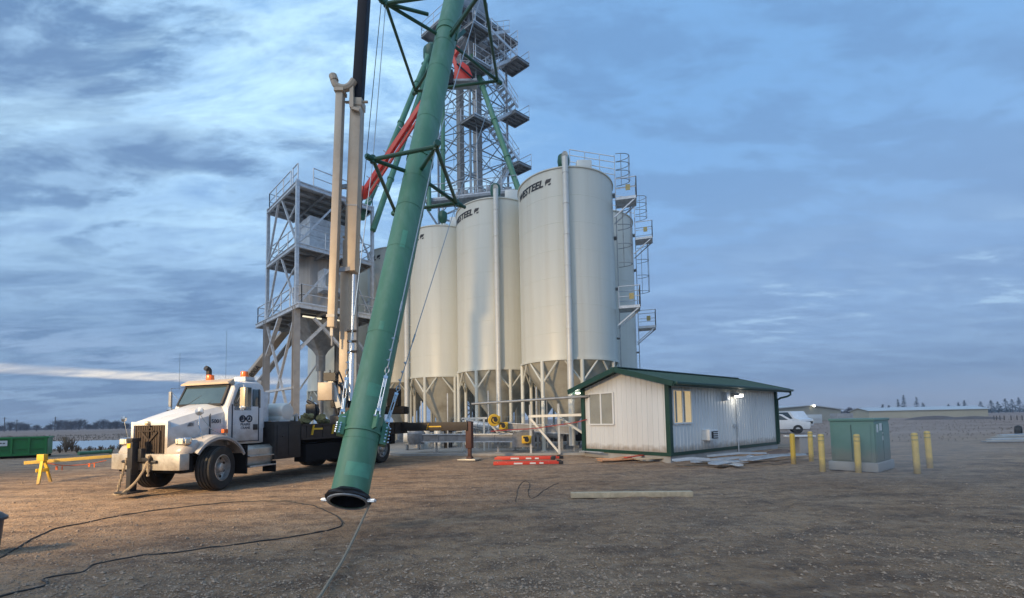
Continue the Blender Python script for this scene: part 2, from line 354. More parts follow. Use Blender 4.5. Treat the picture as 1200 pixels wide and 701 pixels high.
gf = [(j * nx + i, j * nx + i + 1, (j + 1) * nx + i + 1, (j + 1) * nx + i) for j in range(len(ys) - 1) for i in range(nx - 1)]
me = bpy.data.meshes.new('ground'); me.from_pydata(gv, [], gf); me.shade_smooth()
ground = bpy.data.objects.new('ground', me); C.objects.link(ground); ground['kind'] = 'structure'
gm = bpy.data.materials.new('gravel_yard'); gm.use_nodes = True; t = gm.node_tree; b = t.nodes['Principled BSDF']; ln = t.links.new
geo = t.nodes.new('ShaderNodeNewGeometry')
def gnz(scale, detail, rough=.6, sc=(1, 1, 1), typ='ShaderNodeTexNoise'):
    mp = t.nodes.new('ShaderNodeMapping'); mp.inputs['Scale'].default_value = sc; ln(geo.outputs['Position'], mp.inputs[0])
    n = t.nodes.new(typ); n.inputs['Scale'].default_value = scale; ln(mp.outputs[0], n.inputs[0])
    if typ.endswith('Noise'): n.inputs['Detail'].default_value = detail; n.inputs['Roughness'].default_value = rough
    return n
def gmix(f, a, bb):
    n = t.nodes.new('ShaderNodeMix'); n.data_type = 'RGBA'
    for s, v in ((n.inputs['Factor'], f), (n.inputs['A'], a), (n.inputs['B'], bb)):
        if isinstance(v, (int, float)): s.default_value = v
        elif isinstance(v, tuple): s.default_value = (*v, 1)
        else: ln(v, s)
    return n.outputs['Result']
def grng(v, a, bb, c=0., d=1.):
    n = t.nodes.new('ShaderNodeMapRange'); ln(v, n.inputs[0])
    for i, x in enumerate((a, bb, c, d)): n.inputs[i + 1].default_value = x
    return n.outputs[0]
def gmath(op, a, bb):
    n = t.nodes.new('ShaderNodeMath'); n.operation = op
    for i, v in enumerate((a, bb)):
        if isinstance(v, (int, float)): n.inputs[i].default_value = v
        else: ln(v, n.inputs[i])
    return n.outputs[0]
v1 = gnz(34, 0, typ='ShaderNodeTexVoronoi'); v2 = gnz(13, 0, typ='ShaderNodeTexVoronoi')
n1 = gnz(.35, 6); n2 = gnz(1.8, 8, .7, (.45, 1.2, 1)); n3 = gnz(22, 5, .75); n4 = gnz(.09, 4)
c0 = gmix(grng(n1.outputs[0], .35, .65), (.40, .250, .145), (.57, .38, .23))
n6 = gnz(5.5, 8, .72); n7 = gnz(1.1, 7, .7, (.35, 1.6, 1))
c0 = gmix(grng(n7.outputs[0], .50, .66, 0, .6), c0, (.56, .41, .28))
c1 = gmix(grng(n2.outputs[0], .44, .62, 0, .85), c0, (.165, .112, .078))
c1 = gmix(grng(n6.outputs[0], .50, .66, 0, .7), c1, (.125, .085, .062)); c1 = gmix(grng(n6.outputs[0], .46, .34, 0, .45), c1, (.60, .48, .37))
patch = grng(n4.outputs[0], .46, .60)
stone = gmix(grng(v1.outputs['Color'], .1, .95), (.12, .095, .085), (.62, .53, .45))
c2 = gmix(gmath('MULTIPLY', grng(n3.outputs[0], .45, .62), gmath('ADD', gmath('MULTIPLY', patch, .5), .35)), c1, stone)
sp_ = t.nodes.new('ShaderNodeSeparateXYZ'); ln(geo.outputs['Position'], sp_.inputs[0])
yw = gmath('ADD', sp_.outputs[1], gmath('MULTIPLY', n1.outputs[0], 8))
field = gmix(grng(gnz(.10, 8, .65, (.25, 1.6, 1)).outputs[0], .35, .65), (.22, .155, .12), (.38, .28, .22))
c3 = gmix(grng(yw, 26, 40), c2, field)
ln(c3, b.inputs['Base Color']); b.inputs['Roughness'].default_value = .93; b.inputs['Specular IOR Level'].default_value = .25
hh = gmath('ADD', gmath('ADD', gmath('ADD', gmath('MULTIPLY', v1.outputs['Distance'], -.35), gmath('MULTIPLY', n3.outputs[0], .9)), gmath('MULTIPLY', n2.outputs[0], 1.0)), gmath('MULTIPLY', n6.outputs[0], 1.5))
bp = t.nodes.new('ShaderNodeBump'); bp.inputs['Strength'].default_value = 1.0; bp.inputs['Distance'].default_value = .06; ln(hh, bp.inputs['Height']); ln(grng(sp_.outputs[1], 12, 45, 1.0, .12), bp.inputs['Strength']); ln(bp.outputs[0], b.inputs['Normal'])
me.materials.append(gm)

# loose stones pressed into the yard
rng = np.random.default_rng(4); oct_v = [(1, 0, 0), (-1, 0, 0), (0, 1, 0), (0, -1, 0), (0, 0, 1), (0, 0, -1)]
oct_f = [(0, 2, 4), (2, 1, 4), (1, 3, 4), (3, 0, 4), (2, 0, 5), (1, 2, 5), (3, 1, 5), (0, 3, 5)]
mb = MB(); cnt = 0
while cnt < 22000:
    px = rng.uniform(-20, 1220); py = 510 + 200 * rng.uniform(0, 1) ** .8; p = gr(px, py)
    if p.y > 14 or p.y < 1.2: continue
    dn = noise.noise((p.x * .35, p.y * .35, 2)) + .25 * noise.noise((p.x * 1.5, p.y * 1.5, 4))
    if dn < rng.uniform(-.5, .25): continue
    s = min(.03, .0072 * math.exp(.45 * rng.standard_normal())) * (1 + .03 * p.y); z = gn(p.x, p.y); ro = rng.uniform(0, 6.28); cs, sn = math.cos(ro), math.sin(ro)
    a_ = s * rng.uniform(.8, 1.6); b_ = s * rng.uniform(.7, 1.1); c_ = s * rng.uniform(.4, .8)
    mb.add([(p.x + cs * v[0] * a_ - sn * v[1] * b_, p.y + sn * v[0] * a_ + cs * v[1] * b_, z + .25 * c_ + v[2] * c_) for v in oct_v], oct_f); cnt += 1
sm = mat('loose_stone', (.30, .225, .165), .92, 0, .55, 31, 0, dirt=(.42, .33, .25), dscale=21, damt=.6, spec=.2)
for k in range(260):
    p = gr(rng.uniform(-10, 1210), 530 + 175 * rng.uniform(0, 1)); s_ = rng.uniform(.018, .034); z = gn(p.x, p.y); ro = rng.uniform(0, 6.28); cs, sn = math.cos(ro), math.sin(ro)
    mb.add([(p.x + (cs * v[0] - sn * v[1]) * s_ * rng.uniform(.7, 1.3), p.y + (sn * v[0] + cs * v[1]) * s_, z + .15 * s_ + v[2] * s_ * .6) for v in oct_v], oct_f)
st = mb.build('gravel_stones', sm, kind='stuff', smooth=False); st['label'] = 'loose grey brown stones scattered over the gravel yard'

mb = MB(); mb.slab([(-66, 31), (-20, 32.5), (-21, 50), (-46, 52), (-74, 49)], -.1, .02)
pond = mb.build('frozen_pond', mat('pond_ice', (.42, .46, .50), .35, 0, .12, .3, dirt=(.30, .33, .36), dscale=.15), kind='structure', smooth=False)
mb = MB(); mb.slab([gr(470, 534)[:2], gr(700, 533)[:2], (7.4, 34), (-20, 42), (-14.5, 31)], -.2, .075)
mb.build('concrete_pad', 'concrete', kind='structure', smooth=False)

# ================================================================== silos
SR = 2.42; ZR, ZT = 4.25, 13.15
def silo(x, y, label, ladder=None, pipe=None, logo=True, extras=True, legs=8, zt=13.62):
    ZT = zt
    root = thing('silo', label, 'silo', (x, y, 0), group='cream hopper silos in two rows')
    c = (x, y, 0)
    mb = MB(); prof = [(SR, ZR)]
    for k in range(1, 7): zz = ZR + (ZT - ZR) * k / 7; prof += [(SR, zz - .02), (SR + .006, zz - .008), (SR + .006, zz + .008), (SR, zz + .02)]
    prof += [(SR, ZT), (SR + .05, ZT + .01), (SR + .05, ZT + .06), (SR - .05, ZT + .12), (.32, ZT + 1.0), (.32, ZT + 1.12), (0.001, ZT + 1.14)]
    mb.lathe(prof, c, 72); mb.build('barrel', 'silo', root, ang=25)
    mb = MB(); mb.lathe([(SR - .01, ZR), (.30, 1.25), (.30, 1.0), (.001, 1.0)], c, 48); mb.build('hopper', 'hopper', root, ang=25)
    mb = MB(); mb.lathe([(SR + .003, ZR - .02), (SR + .07, ZR - .02), (SR + .07, ZR + .10), (SR + .003, ZR + .10)], c, 72); mb.build('ring_beam', 'silo', root)
    base = math.atan2(-y, -x)
    for k in range(legs):
        a = base + R(14) + 2 * math.pi * k / legs; u = Vector((math.cos(a), math.sin(a), 0)); p = Vector((x, y, 0)) + u * SR
        mb = MB(); mb.tube(p + Vector((0, 0, .07)), p + Vector((0, 0, ZR - .02)), .095, 10)
        mb.box(p + Vector((0, 0, .09)), (.3, .3, .03))
        for s_ in (-1, 1):
            q = Vector((x, y, 0)) + Vector((math.cos(a + s_ * math.pi / legs * .82), math.sin(a + s_ * math.pi / legs * .82), 0)) * SR
            mb.tube(p + Vector((0, 0, ZR - 1.05)), q + Vector((0, 0, ZR - .04)), .05, 6)
        mb.build('leg', 'silo', root)
    if logo:
        for dz in (0,):
            tm = text_mb('WESTEEL', .47, .25, .016); W = max(v.x for v in tm.v)
            lg = MB(); lg.add([(W + .10, 0, 0), (W + .16, .10, 0), (W + .34, .14, 0), (W + .42, .30, 0), (W + .16, .30, 0), (W + .10, .20, 0)], [(0, 1, 2, 3, 4, 5)])
            lg.add([(W + .24, 0, 0), (W + .36, 0, 0), (W + .40, .09, 0), (W + .26, .06, 0)], [(0, 1, 2, 3)])
            th0 = R(-168)
            out = MB()
            for q in (tm, lg): out.add([(x + (SR + .014 + v.z) * math.cos(th0 + v.x / SR), y + (SR + .014 + v.z) * math.sin(th0 + v.x / SR), ZT - .72 + v.y) for v in q.v], q.f)
            out.build('lettering', 'ink', root, smooth=False)
    if pipe is not None:
        a, zb = pipe; u = Vector((math.cos(a), math.sin(a), 0)); p = Vector((x, y, 0)) + u * (SR + .26)
        mb = MB(); mb.tube(p + Vector((0, 0, zb)), p + Vector((0, 0, ZT + .36)), .14, 20)
        for k in range(9): zz = zb + .9 + k * 1.45; mb.tube(p + Vector((0, 0, zz)), p + Vector((0, 0, zz + .05)), .155, 20)
        q = p + Vector((0, 0, ZT + .36)); mb.path([q, q + Vector((0, 0, .16)) - u * .05, q + Vector((0, 0, .24)) - u * .3, q + Vector((0, 0, .16)) - u * .8], .14, 16)
        fp = mb.build('fill_pipe', 'white_pipe', root)
        for k in range(4): mb = MB(); zz = ZR + 1 + k * 2.4; mb.beam(Vector((x, y, zz)) + u * SR, p + Vector((0, 0, zz)), .06, .05); mb.build('bracket', 'galv', fp)
    if extras:
        mb = MB(); w = Vector((x + .9, y - .6, ZT + .55)); mb.box(w + Vector((0, 0, .42)), (.78, .7, .62)); mb.box(w + Vector((0, 0, 0.0)), (.5, .45, .5))
        mb.build('roof_vent', 'white_pipe', root, bevel=.1)
        mb = MB(); g = Vector((x - .05, y - .2, ZT + .9)); mb.lathe([(.12, 0), (.12, .25), (.28, .45), (.32, .7), (.28, 1.0), (.12, 1.12), (.001, 1.14)], g, 16)
        mb.build('inlet_fitting', 'green_brace', root)
        mb = MB(); mb.lathe([(.62, -.1), (.60, .35), (.42, .62), (.001, .75)], (x - 1.75, y + .5, ZT + .2), 24); mb.build('hatch_dome', 'silo', root)
    if ladder is not None:
        a = ladder; u = Vector((math.cos(a), math.sin(a), 0)); tt = Vector((-math.sin(a), math.cos(a), 0)); P = Vector((x, y, 0)) + u * (SR + .15)
        zz = lambda q: Vector((0, 0, q))
        mb = MB()
        for s_ in (-1, 1): mb.tube(P + tt * .21 * s_ + zz(2.2), P + tt * .21 * s_ + zz(ZT + 1.5), .022, 5)
        for k in range(40): mb.tube(P - tt * .21 + zz(2.4 + .3 * k), P + tt * .21 + zz(2.4 + .3 * k), .014, 4)
        for q in (3, 5.5, 8, 10.6, 12.8): mb.beam(P + zz(q) - u * .15, P + zz(q), .45, .05)
        mb.build('ladder', 'galv_dark', root)
        for lo, hi in ((9.2, 12.1), (ZT + .2, ZT + 1.5)):
            mb = MB(); n = 3
            for k in range(n + 1):
                q = lo + (hi - lo) * k / n
                mb.path([P + tt * .36 * math.cos(R(-90 + 180 * i / 8) + R(90)) * 1.0 + u * (.05 + .68 * math.sin(R(180 * i / 8))) + zz(q) for i in range(9)], .018, 5)
            for i in (1, 3, 4, 5, 7):
                w = P + tt * .36 * math.cos(R(180 * i / 8)) + u * (.05 + .68 * math.sin(R(180 * i / 8))); mb.tube(w + zz(lo), w + zz(hi), .014, 4)
            mb.build('safety_cage', 'galv_dark', root)
        for q in (6.9, 12.35):
            mb = MB(); cpt = P + u * .5 + zz(q); Rm = Matrix((u, tt, Vector((0, 0, 1)))).transposed()
            mb.box(cpt, (1.0, .95, .05), Rm)
            mb.beam(P + u * .95 + tt * .4 + zz(q), P + tt * .4 + zz(q - .85) - u * .1, .06, .06); mb.beam(P + u * .95 - tt * .4 + zz(q), P - tt * .4 + zz(q - .85) - u * .1, .06, .06)
            rails(mb, [P + tt * .46 + zz(q), P + u * 1.0 + tt * .46 + zz(q), P + u * 1.0 - tt * .46 + zz(q), P - tt * .46 + zz(q)], 1.07, .024, 1.0)
            pf = mb.build('rest_platform', 'galv', root)
            mb = MB(); mb.box(P + u * .6 - tt * .485 + zz(q + .55), (.22, .012, .30), Rm); mb.build('warning_plate', 'plate_yellow', pf)
        mb = MB()   # handrail up the roof to the peak
        a0 = P + zz(ZT + .25) - tt * .3; a1 = Vector((x + .25, y - .45, ZT + .95))
        for s_, hh_ in ((0, 1.15), (0, .85), (0, .5), (0, .2)): mb.tube(a0 + zz(hh_), a1 + zz(hh_), .024, 5)
        for k in (0, .33, .66, 1): w = a0.lerp(a1, k); mb.tube(w - zz(.1), w + zz(1.15), .024, 5)
        mb.build('roof_handrail', 'galv', root)
    return root
row = [(2.94, 22.5), (-.72, 26.0), (-4.4, 29.3), (-8.1, 32.6), (-11.75, 35.9), (-15.4, 39.1)]
labs = ['nearest cream silo with white fill pipe, behind the left end of the shed', 'second cream silo from the right, its white pipe down the middle of the barrel',
        'third cream silo from the right, just right of the slanting green column', 'cream silo mostly hidden behind the slanting green column',
        'cream silo behind the beige crane booms and grey steel tower', 'leftmost silo, seen between the legs of the grey steel tower']
for i, (x, y) in enumerate(row):
    silo(x, y, labs[i], ladder=R(-14) if i == 0 else None, pipe=(math.atan2(-y, -x) + R(1 if i == 0 else -1), .35) if i in (0, 1) else ((math.atan2(-y, -x) - R(64), .35) if i == 2 else None), logo=i < 4, extras=i < 3, zt=13.27 if i == 0 else 13.64)
silo(5.35, 27.6, 'silo standing behind the nearest one, its caged ladder against the sky', ladder=R(-17), logo=False, extras=False)
silo(1.75, 31.2, 'back row silo seen only by its hopper between the two right front silos', logo=False, extras=False)
silo(-1.9, 34.6, 'back row silo seen only by its hopper left of the middle front silo', logo=False, extras=False)

# ================================================================== grey access tower
e1 = Vector((-.72, .695, 0)); e2 = Vector((.695, .72, 0)); up = Vector((0, 0, 1)); C0 = Vector((-12.23, 25, 0)); A_, B_ = 5.0, 4.7
z1, z2, z3 = 8.3, 11.95, 15.6
def P(a, b_, z): return C0 + e1 * a + e2 * b_ + up * z
tw = thing('access_tower', 'galvanized steel tower of three railed platforms around a bin', 'tower', tuple(C0))
for a, b_ in ((0, 0), (A_, 0), (0, B_), (A_, B_)):
    mb = MB(); mb.ibeam(P(a, b_, 0.07), P(a, b_, z1 - .1), .34, .34, .03, up=e1); mb.box(P(a, b_, .09), (.5, .5, .04)); mb.build('leg', 'leg_steel', tw, smooth=False)
    mb = MB(); mb.beam(P(a, b_, z1), P(a, b_, z3 + .1), .18, .18, up=e1); mb.build('upper_post', 'galv', tw, smooth=False)
def deck(z, a0, a1, b0, b1, th=.06):
    mb = MB(); mb.slab([P(a0, b0, 0)[:2], P(a0, b1, 0)[:2], P(a1, b1, 0)[:2], P(a1, b0, 0)[:2]], z, z + th)
    for p, q in ((P(a0, b0, z), P(a0, b1, z)), (P(a0, b1, z), P(a1, b1, z)), (P(a1, b1, z), P(a1, b0, z)), (P(a1, b0, z), P(a0, b0, z))): mb.ibeam(p - up * .13, q - up * .13, .12, .25, .02)
    d = mb.build('deck', 'galv', tw, smooth=False)
    mb = MB(); n = 6
    for k in range(1, n): a = a0 + (a1 - a0) * k / n; mb.ibeam(P(a, b0, z - .12), P(a, b1, z - .12), .1, .2, .02)
    for k in (.33, .66): b_ = b0 + (b1 - b0) * k; mb.ibeam(P(a0, b_, z - .26), P(a1, b_, z - .26), .12, .16, .02)
    mb.build('joists', 'galv_dark', d, smooth=False)
    return d
deck(z3, -.05, A_ + .05, -.05, B_ + .05); deck(z2, -.05, A_ + .05, -.05, B_ + .05); deck(z1, -.6, A_ + 1.9, -.1, B_ + .1)
def trail(pts): mb = MB(); rails(mb, pts, 1.15, .034, 1.5); mb.build('handrail', 'galv', tw)
trail([P(1.2, .05, z3), P(A_, .05, z3), P(A_, B_, z3), P(0, B_, z3), P(0, .9, z3)]); trail([P(0.9, .05, z3), P(.1, .05, z3)])
trail([P(0.2, 0.12, z2), P(A_, .12, z2), P(A_, B_, z2), P(0.12, B_, z2), P(0.12, .2, z2)])
trail([P(1.0, 0, z1), P(A_ + 1.85, 0, z1), P(A_ + 1.85, B_, z1), P(-.5, B_, z1), P(-.5, .1, z1), P(.6, .02, z1)])
def brace(a, b_, r=.06): mb = MB(); mb.beam(a, b_, r * 2, r * 1.3); mb.build('brace', 'galv', tw, smooth=False)
for lo, hi in ((z1, z2), (z2, z3)):
    brace(P(A_ * .5, 0, hi - .2), P(.1, 0, lo + .1)); brace(P(A_ * .62, 0, hi - .2), P(A_ - .1, 0, lo + .1)); brace(P(A_ - .1, 0, lo + .15), P(0.1, 0, hi - 1.3), .04)
    brace(P(0, B_ * .55, hi - .2), P(0, .1, lo + .1), .075); brace(P(0, B_ * .6, hi - .2), P(0, B_ - .1, lo + .1), .06)
    brace(P(A_, B_ * .5, hi - .2), P(A_, .1, lo + .1), .05); brace(P(A_, B_ * .5, hi - .2), P(A_, B_ - .1, lo + .1), .05)
brace(P(A_, 0, z1 - .3), P(0, 0, .6), .07); brace(P(0, 0, z1 - .3), P(A_, 0, .6), .07); brace(P(0, 0, 3.6), P(A_, 0, 3.6), .1)
brace(P(0, 0, 5.6), P(0, 2.2, z1 - .25), .12); brace(P(0, B_, 5.4), P(0, B_ - 2.2, z1 - .25), .12); brace(P(A_, 0, 5.8), P(2.6, 0, z1 - .25), .11)
brace(P(0, 1.0, z1 - .6), P(0, B_, 4.2), .11); brace(P(A_, B_, z1 - .3), P(0, B_, .6), .07); brace(P(A_, 0, .6), P(A_, B_, z1 - .3), .07); brace(P(0, B_, .6), P(A_, B_, z1 - .3), .07)
ctr = P(A_ * .5, B_ * .52, 0)
mb = MB(); mb.lathe([(1.62, z1 + .1), (1.62, z1 + 1.2), (1.66, z1 + 1.22), (1.66, z1 + 1.28), (1.62, z1 + 1.3), (1.62, z2 - .1), (1.62, z2 - .1)], ctr, 10); mb.build('bin', 'bin', tw, ang=10)
Rt = Matrix((e1, e2, up)).transposed()
mb = MB(); mb.box(ctr + up * (z2 + 1.25), (2.5, 2.5, 2.4), Rt)
for k in (-1, 0, 1): mb.box(ctr + up * (z2 + 1.25 + k * .8), (2.56, 2.56, .06), Rt)
mb.build('upper_housing', 'galv', tw, smooth=False)
mb = MB(); mb.box(P(.55, 2.3, z1 + 1.9), (.9, 1.4, 1.3), Rt); w = mb.build('inspection_box', 'galv', tw, smooth=False)
for sx in (-.33, .33):
    mb = MB(); mb.box(P(.085, 2.3 + sx, z1 + 1.95), (.03, .5, .85), Rt); mb.build('pane', 'win', w)
mb = MB(); mb.loft([[P(A_ * .5 + i * s_, B_ * .52 + j * s_, z) for i, j in ((-1, -1), (1, -1), (1, 1), (-1, 1))] for s_, z in ((1.55, z1 - .3), (.95, z1 - 1.3), (.35, 6.2), (.22, 5.9), (.22, 4.9))])
mb.build('hopper', 'galv_dark', tw, smooth=False)
mb = MB(); mb.tube(ctr + up * 5, ctr + up * .1, .2, 14); mb.build('spout', 'galv_dark', tw)
for a, b_ in ((.9, .7), (2.6, .9), (.6, 2.6)):
    mb = MB(); mb.beam(P(a, b_, z1 - .36), P(a, b_ + 1.1, z1 - .36), .12, .07); mb.build('tube_light', 'tube', tw)

# ================================================================== bucket elevator tower
et = thing('elevator_tower', 'tall lattice elevator tower with zigzag stairs and railed landings behind the silos', 'tower', (-3.4, 37.2, 0))
f1 = Vector((-.77, .64, 0)); f2 = Vector((.77, .64, 0)); E0 = Vector((-3.0, 34.6, 0)); S = 3.9
def Q(a, b_, z): return E0 + f1 * a + f2 * b_ + up * z
ZDECK = atY(600, 53, 37.8).z; ZTOP = ZDECK + .6
for a, b_ in ((0, 0), (S, 0), (0, S), (S, S)):
    mb = MB(); mb.beam(Q(a, b_, 0), Q(a, b_, ZTOP), .14, .14, up=f1); mb.build('leg', 'galv_dark', et, smooth=False)
nb = 15; hz = ZTOP / nb
faces_ = [((0, 0), (S, 0)), ((0, 0), (0, S)), ((S, 0), (S, S)), ((0, S), (S, S))]
for fi, (pa, pb) in enumerate(faces_):
    mb = MB()
    for k in range(nb):
        z = k * hz; mb.beam(Q(*pa, z + hz), Q(*pb, z + hz), .07, .07)
        if k % 2: mb.beam(Q(*pa, z), Q(*pb, z + hz), .06, .06)
        else: mb.beam(Q(*pb, z), Q(*pa, z + hz), .06, .06)
        mb.beam(Q(*(pb if k % 2 else pa), z), Q(*(pa if k % 2 else pb), z + hz), .045, .045)
        mp_ = ((pa[0] + pb[0]) / 2, (pa[1] + pb[1]) / 2)
        if fi < 2: mb.beam(Q(*mp_, z + hz / 2), Q(*mp_, z + hz), .04, .04); mb.beam(Q(*pa, z + hz / 2), Q(*pb, z + hz / 2), .05, .05)
    mb.build('lattice_face', 'galv_dark', et, smooth=False)
for a, b_, w_ in ((2.35, 1.0, .42), (1.1, 1.7, .5)):
    mb = MB(); mb.box(Q(a, b_, ZTOP / 2 + .5), (w_, w_, ZTOP + 1), Matrix((f1, f2, up)).transposed())
    for k in range(12): mb.box(Q(a, b_, 1 + k * 2.8), (w_ + .08, w_ + .08, .09), Matrix((f1, f2, up)).transposed())
    mb.build('elevator_casing', 'bin', et, smooth=False)
Re = Matrix((f1, f2, up)).transposed()
def landing(z, a0, a1, b0, b1, open_=0):
    mb = MB(); mb.box(Q((a0 + a1) / 2, (b0 + b1) / 2, z), (a1 - a0, b1 - b0, .07), Re)
    cs = [Q(a0, b0, z), Q(a1, b0, z), Q(a1, b1, z), Q(a0, b1, z)]
    for i in range(4): mb.ibeam(cs[i] - up * .13, cs[(i + 1) % 4] - up * .13, .09, .2, .02)
    for k in range(1, 4): a = a0 + (a1 - a0) * k / 4; mb.beam(Q(a, b0, z - .1), Q(a, b1, z - .1), .07, .12)
    mb.beam(cs[0] - up * .2, Q((a0 + a1) / 2, (b0 + b1) / 2, z) - up * .25, .06, .06)
    d = mb.build('landing', 'galv_dark', et, smooth=False)
    mb = MB(); order = cs + [cs[0]]; rails(mb, order[open_:open_ + 4], 1.1, .026, 1.4); mb.build('handrail', 'galv', d)
top_c = (-1.5, 3.6, -.9, 4.9)
landing(ZDECK, -.4, 4.4, -1.2, 4.9, 0)
# head machinery over the top deck
mb = MB(); mb.box(Q(1.4, 1.4, ZDECK + 1.7), (1.4, 2.6, 2.6), Re); mb.build('elevator_head', 'galv_dark', et, bevel=.1)
mb = MB(); mb.box(Q(1.6, 1.3, ZDECK - .9), (2.2, 2.2, .9), Re); mb.build('drive_housing', 'galv', et, bevel=.05)
def stair(p, q, w=.8):
    p, q = Vector(p), Vector(q); d = q - p; h = Vector((d.x, d.y, 0)).normalized(); s_ = Vector((-h.y, h.x, 0)) * w / 2
    mb = MB(); mb.beam(p + s_, q + s_, .05, .22); mb.beam(p - s_, q - s_, .05, .22)
    n = int(abs(d.z) / .26)
    for k in range(1, n): c = p + d * k / n; mb.box(c, (.26, w, .04), Matrix((h, s_.normalized(), up)).transposed())
    fl = mb.build('stair_flight', 'galv', et, smooth=False)
    mb = MB()
    for o in (s_, -s_):
        mb.tube(p + o + up * 1.0, q + o + up * 1.0, .024, 5); mb.tube(p + o + up * .5, q + o + up * .5, .02, 5)
        for k in range(5): c = p + o + d * k / 4; mb.tube(c, c + up * 1.0, .02, 5)
    mb.build('stair_rail', 'galv', fl)
zl = [atY(613, v, 38.4).z for v in (92, 150, 208)] + [14.0]; Z0_, Z1_, Z2_ = zl[:3]
for i, z in enumerate(zl): landing(z, -1.6 + (.3 if i == 1 else 0), .3, S - .35, S + 1.0 + (.2 if i == 1 else 0), 3 if False else 0)
zm = [(ZDECK + Z0_) / 2 - .6, (Z0_ + Z1_) / 2, (Z1_ + Z2_) / 2, (Z2_ + 14) / 2]
for z in zm: landing(z, -1.4, .1, -.8, .9, 1)
for k, (za, zb2) in enumerate(zip([ZDECK] + zl[:3], zl)):
    zmid = zm[k]; stair(Q(-.4, S - .3, za), Q(-.5, .9, zmid)) if k == 0 else stair(Q(-.5, S - .3, za), Q(-.5, .9, zmid)); stair(Q(-1.2, .9, zmid), Q(-1.2, S - .3, zb2))
mb = MB(); mb.tube(Q(-.5, .2, 12), Q(-.5, .2, ZDECK), .05, 6); mb.tube(Q(3.4, 0, 12), Q(3.4, 0, ZDECK), .11, 8); mb.build('conduit', 'galv', et)
# catwalk on the silo tops
cw = thing('roof_catwalk', 'grey grated catwalk with handrails running over the silo tops', 'catwalk', (-4.2, 31, 13.9))
mb = MB(); ca, cb = atY(500, 240, 31.5), atY(606, 228, 31.5); dz = Vector((0, 0, 1)); mb.beam(ca, cb, 1.1, .18)
mb.beam(ca - dz * .3, Vector((-4.4, 29.4, 14.1)), .1, .1); mb.beam(cb - dz * .2, Vector((1.5, 31.1, 14)), .1, .1); mb.build('deck', 'galv_dark', cw, smooth=False)
mb = MB(); rails(mb, [ca + Vector((0, -.5, .08)), cb + Vector((0, -.5, .08))], 1.1, .03, 1.1); rails(mb, [ca + Vector((0, .5, .08)), cb + Vector((0, .5, .08))], 1.1, .03, 1.1); mb.build('handrail', 'galv', cw)
mb = MB()
for k in range(14):
    f_ = .35 + .6 * k / 14; p = ca.lerp(cb, f_); hh_ = random.uniform(.3, .9); mb.box(p + Vector((0, .1, .1 + hh_ / 2)), (random.uniform(.2, .5), .5, hh_))
mb.build('drive_units', 'galv_dark', cw, bevel=.03)

# green downspouts from the elevator
def spout(label, a, b_, r):
    d = (a - b_).normalized(); mb = MB(); mb.tube(a, b_, r, 16)
    n = int((a - b_).length / 4)
    for k in range(1, n): c = a.lerp(b_, k / n); mb.tube(c - d * .08, c + d * .08, r * 1.25, 16)
    o = mb.build('grain_spout', 'green', at=tuple(b_)); tag(o, label, 'spout', 'green spouts fed from the elevator tower')
spout('green downspout slanting right from the elevator to the nearest silo top', atY(553, 66, 36), atY(611, 232, 30.6), .21)
spout('outer left green downspout running beside the red boom', atY(506, 56, 35), atY(424, 256, 28.4), .20)
spout('inner left green downspout, dropping to the right edge of the grey tower', atY(507, 68, 35), atY(437, 270, 28.2), .19)
spout('upright green downspout beside the lattice tower', atY(519, 120, 35.0), atY(519, 240, 31.5), .17)
spout('green downspout ending at the third silo top', atY(500, 64, 34.6), atY(503, 246, 30.4), .001 + .16)
mb = MB(); dd = atY(506, 66, 35); mb.lathe([(.3, -.8), (.7, -.2), (.7, .5), (.3, 1.0)], dd, 14, cap=True)
for k in range(5): t_ = k * 1.25; mb.tube(dd, dd + Vector((math.cos(t_) * .8, math.sin(t_) * .8, -1.1)), .15, 8)
tag(mb.build('distributor', 'green_brace', at=tuple(dd)), 'dark green distributor head half hidden behind the slanting column', 'distributor')

# ================================================================== red picker boom behind
rb = thing('red_picker_boom', 'red telescopic lifting boom slanting up behind the green column', 'crane boom', tuple(atY(428, 224, 27)))
a, b_ = atY(426, 226, 27), atY(493, 124, 25.5); c_ = atY(545, 74, 24.5); c_ = b_ + (b_ - a) * .62
mb = MB(); mb.beam(a, b_, .24, .32, w2=.22, h2=.30); mb.build('outer_section', 'red', rb, bevel=.02)
mb = MB(); mb.beam(b_, b_.lerp(c_, 1), .22, .30); mb.build('inner_section', 'red', rb, bevel=.02)
mb = MB(); off = (b_ - a).cross(Vector((0, 1, 0))).normalized() * .36; mb.beam(a - off, b_ - off * .9, .12, .12); mb.tube(a - off * 1.0, a + off * .6, .05, 6); mb.build('side_rail', 'red', rb)
mb = MB(); mb.lathe([(.001, -.35), (.3, -.3), (.36, 0), (.3, .3), (.001, .35)], a, 14, axis=(b_ - a)); mb.build('pivot_cap', 'red', rb)
mb = MB()
for k in (.15, .45, .72): q = a.lerp(b_, k); mb.beam(q - off * 1.7, q + off * 1.2, .05, .05)
mb.build('cross_pins', 'galv_dark', rb)
bp_ = atY(416, 240, 27); mb = MB(); mb.beam(a + Vector((0, 0, -.1)), Vector((bp_.x, bp_.y, bp_.z)), .3, .3); mb.beam(Vector((bp_.x, bp_.y, bp_.z + .2)), Vector((bp_.x, bp_.y, .1)), .36, .36); mb.box((bp_.x, bp_.y, .35), (1.6, 2.4, .5)); mb.build('mast', 'galv_dark', rb, bevel=.02)
rh = thing('red_man_basket', 'red work head hanging between the green braces and the lattice tower', 'lift head', tuple(atY(543, 98, 24.5)))
